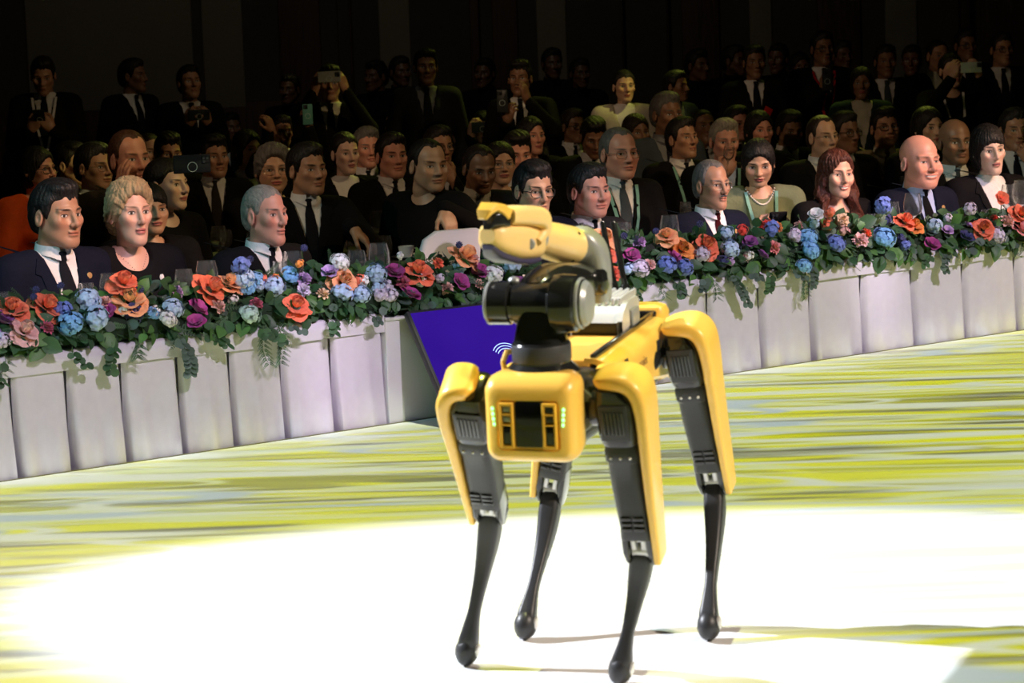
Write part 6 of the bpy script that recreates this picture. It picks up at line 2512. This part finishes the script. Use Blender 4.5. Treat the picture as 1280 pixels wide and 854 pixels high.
g3('dim silhouette turned left, right of raised phone man', 470, 96, 19, yaw=-40, hair='full', skin='dark', coat='black', shirt='black', tie=None)
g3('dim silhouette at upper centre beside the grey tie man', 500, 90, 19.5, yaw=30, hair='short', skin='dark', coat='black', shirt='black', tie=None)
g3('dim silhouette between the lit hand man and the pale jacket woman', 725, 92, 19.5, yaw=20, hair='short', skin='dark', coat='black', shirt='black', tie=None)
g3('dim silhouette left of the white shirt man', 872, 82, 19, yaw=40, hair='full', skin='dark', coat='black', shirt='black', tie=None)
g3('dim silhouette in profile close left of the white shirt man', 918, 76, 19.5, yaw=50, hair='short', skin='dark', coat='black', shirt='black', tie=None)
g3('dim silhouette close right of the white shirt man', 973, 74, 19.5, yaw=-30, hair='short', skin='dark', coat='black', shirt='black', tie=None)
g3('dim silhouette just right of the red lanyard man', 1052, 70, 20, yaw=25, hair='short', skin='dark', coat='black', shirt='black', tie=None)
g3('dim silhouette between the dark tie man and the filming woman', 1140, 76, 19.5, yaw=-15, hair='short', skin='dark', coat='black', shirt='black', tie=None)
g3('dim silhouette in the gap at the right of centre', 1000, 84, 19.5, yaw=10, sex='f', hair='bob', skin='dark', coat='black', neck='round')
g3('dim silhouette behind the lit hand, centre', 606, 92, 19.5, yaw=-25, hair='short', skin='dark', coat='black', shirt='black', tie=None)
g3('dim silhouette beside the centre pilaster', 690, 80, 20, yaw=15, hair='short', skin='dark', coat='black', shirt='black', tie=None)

# ------------------------------------------------------------------ phones and other things in hands
GREEN = (.10, .30, .25)
hold_phone(Mh, 'silver phone held up before the face of the raised-arms man', (0, -.335, .000), land=True, color=(.30, .32, .30))
hold_phone(Mi, 'green phone with ring held high against the dark', (.155, -.325, .085), color=GREEN)
hold_phone(Mj, 'black phone with round lens held up at centre', (-.085, -.31, -.19), color=(.03, .035, .035))
hold_phone(Ml, 'pale green phone held sideways by woman in black', (.02, -.335, -.025), land=True, color=(.50, .62, .54))
hold_phone(Mg, 'dark phone held sideways by the man looking up at left', (0, -.29, -.265), land=True, color=(.02, .03, .03))
hold_phone(Mf, 'dark phone in both hands of the man with badge', (0, -.31, -.33), rot=(.8, 0, 0))
hold_phone(Mk, 'dark phone held at the mouth of red lanyard man', (-.06, -.30, -.26))
hold_phone(Me, 'black phone with ring covering the cheek of a woman, centre', (-.02, -.335, -.03), land=True, color=(.03, .05, .045))
hold_phone(Ma, 'blue-grey phone before the chin of the ruddy man', (.055, -.31, -.25), color=(.10, .16, .20))
hold_phone(Mc, 'dark phone in both hands of woman in green', (0, -.315, -.36), rot=(.5, 0, 0), size=1.2, color=(.012, .012, .014), ring=False)
t = hold_phone(Md, 'small red card held up above a dim head', (.07, -.31, .01), rot=(0, .5, 0), color=(.75, .03, .02), ring=False, size=.8, name='red_card')
for c in list(t.children):
    if not c.name.startswith('case'):
        for cc in list(c.children):
            bpy.data.objects.remove(cc)
        bpy.data.objects.remove(c)
t['category'] = 'card'
p = at_y(240, 205, 10.6)
Mz = Matrix.Translation(Vector(p)) @ Matrix.Rotation(.35, 4, 'Z')
hold_phone(Mz @ Matrix.Translation((0, 0, 0)), 'dark phone held sideways behind the pale young woman', (0, 0, 0), land=True, color=(.012, .016, .02), size=1.1)
o_ = link('wine_glass', GM['small'], None)
o_.matrix_world = Mb @ Matrix.Translation((-.035, -.20, -.215)) @ Matrix.Rotation(.5, 4, 'X')
tag(o_, 'small glass raised by the grey-haired drinking man', 'glass')

# ------------------------------------------------------------------ chairs under every seated guest, one white one left empty
m_chair = mat('chair_dark_fabric', (.012, .011, .012), .85, noise=.1)
m_leg = mat('chair_dark_metal', (.03, .028, .025), .4, .6)
m_wch = mat('chair_white_cover', (.70, .67, .66), .8, noise=.03)


def chair_parts(mf, ml):
    out = []
    bb = MB()
    bb.box((0, .05, .395), (X3, Y3, Z3), (.21, .21, .028), .02)
    out.append(('seat', bb.mesh('seat', mf, 50)))
    bb = MB()
    rr = []
    for z, w, y in ((.42, .17, .245), (.45, .20, .25), (.62, .205, .262), (.74, .20, .275), (.80, .165, .285), (.83, .10, .29)):
        rr.append(rrect(np.array((0, y, z)), X3, Y3, w, .020, .018))
    bb.loft(rr)
    out.append(('backrest', bb.mesh('backrest', mf, 50)))
    for sx in (-1, 1):
        for y in (-.12, .23):
            bb = MB()
            bb.tube([(sx * .19, y + (.03 if y > 0 else -.01), .002), (sx * .185, y, .372)], .012, 8)
            out.append(('leg', bb.mesh('leg', ml, 50)))
    return out


CH = chair_parts(m_chair, m_leg)


def chair(x, y, yaw, s, parts, label, group=None):
    c = thing('banquet_chair', label, 'chair', (x, y, HALL), group)
    c.rotation_euler = (0, 0, math.radians(yaw))
    c.scale = (s, s, s)
    for n_, me in parts:
        link(n_, me, c)


LINKERS = set('in and the of a with at his her behind on to before just low far two three one left'.split())
for x, y, a, s, who in SEATS:
    w_ = who.replace(',', '').split()[:10]
    while w_[-1] in LINKERS:
        w_.pop()
    chair(x, y, a, s, CH, 'dark banquet chair under the ' + ' '.join(w_), 'banquet chairs')
wp = at_y(626, 330, 10.75)
wch = chair_parts(m_wch, m_leg)
chair(wp[0], wp[1], 38, 1.14, wch, 'empty white chair with rounded back behind the flowers, left of the gripper')

# ------------------------------------------------------------------ round tables with glasses, cups and plates
m_tcl = mat('round_table_cloth', (.05, .047, .05), .85, noise=.1)
m_china = mat('china', (.66, .64, .60), .25)
CUP = MB()
CUP.lathe((0, 0, 0), Z3, [(.022, .0), (.026, .003), (.036, .03), (.040, .055), (.0375, .055), (.033, .03), (.02, .008), (.001, .007)], 18)
CUP.tube([(.038, 0, .045), (.058, 0, .04), (.056, 0, .02), (.034, 0, .015)], .004, 6)
CUP = CUP.mesh('cup', m_china, 50)
SAUCER = MB()
SAUCER.lathe((0, 0, 0), Z3, [(.03, 0), (.05, .004), (.075, .012), (.075, .014), (.05, .007), (.001, .004)], 22)
SAUCER = SAUCER.mesh('saucer', m_china, 50)
rt_ = random.Random(12)
for (tx, ty, lab, sh, ng, rad) in ((272, 12.0, 'at left, behind the pale young woman', 'at left', 11, .75), (446, 12.4, 'left of centre, behind the draped arm', 'left of centre', 9, .75), (846, 13.0, 'right of the robot antennas', 'right of the antennas', 10, .8), (1105, 14.6, 'behind the bald smiling man', 'behind the bald man', 6, .7), (1262, 13.6, 'at the right edge', 'at the right edge', 6, .7)):
    q = at_y(tx, 280, ty)
    c0 = np.array((q[0], q[1], HALL))
    t = thing('round_table', 'round banquet table with dark cloth ' + lab, 'table', c0, 'round banquet tables')
    bb = MB()
    prof = [(rad - .06, .02), (rad - .03, .4), (rad + .005, .735), (rad, .748), (rad - .02, .75), (.001, .75)]
    bb.loft([[(math.cos(a) * r_ * (1 + (.03 * math.sin(a * 14) if h_ < .5 else 0)), math.sin(a) * r_ * (1 + (.03 * math.sin(a * 14) if h_ < .5 else 0)), h_) for a in np.linspace(0, 2 * PI, 60, endpoint=False)] for r_, h_ in prof])
    obj('cloth', bb, m_tcl, t)
    bb = MB()
    bb.lathe((0, 0, .0), Z3, [(.28, .0), (.28, .012), (.04, .03), (.035, .5), (.05, .715), (.3, .72)], 20)
    obj('pedestal', bb, m_steel, t)
    placed, glasses_, gobs = [], [], []
    for k in range(ng * 3):
        if len(placed) >= ng:
            break
        a, rr_ = rt_.uniform(PI, 2 * PI), rt_.uniform(.25, .62) * rad / .75
        g = np.array((math.cos(a) * rr_, math.sin(a) * rr_))
        if any(np.linalg.norm(g - h_) < .09 for h_ in placed):
            continue
        placed.append(g)
        o_ = glasses_.append(g) or link('wine_glass', GM[rt_.choice(('wine', 'wine', 'small', 'tumbler'))], None, c0 + (g[0], g[1], .7525))
        o_.scale = (1.05, 1.05, 1.05)
        gobs.append((float(g[0]), o_))
    for k, (_, o_) in enumerate(sorted(gobs, key=lambda q: q[0])):
        tag(o_, 'clear glass, %s from the left on the round table %s' % (('first', 'second', 'third', 'fourth', 'fifth', 'sixth', 'seventh', 'eighth', 'ninth', 'tenth', 'eleventh')[k], sh), 'glass', 'glasses on the round tables')
    for k in range(2):
        a = -PI / 2 + (-.5 if k else .45)
        g = np.array((math.cos(a), math.sin(a))) * (rad - .12)
        t2 = thing('cup_and_saucer', 'white cup on a saucer, %s on the round table %s' % (('right-hand one', 'left-hand one')[k], sh), 'cup', c0 + (g[0], g[1], .7525), 'coffee cups on the round tables')
        link('saucer', SAUCER, t2)
        o_ = link('cup', CUP, t2, (0, 0, .0075))
        o_.rotation_euler = (0, 0, rt_.uniform(0, 6))
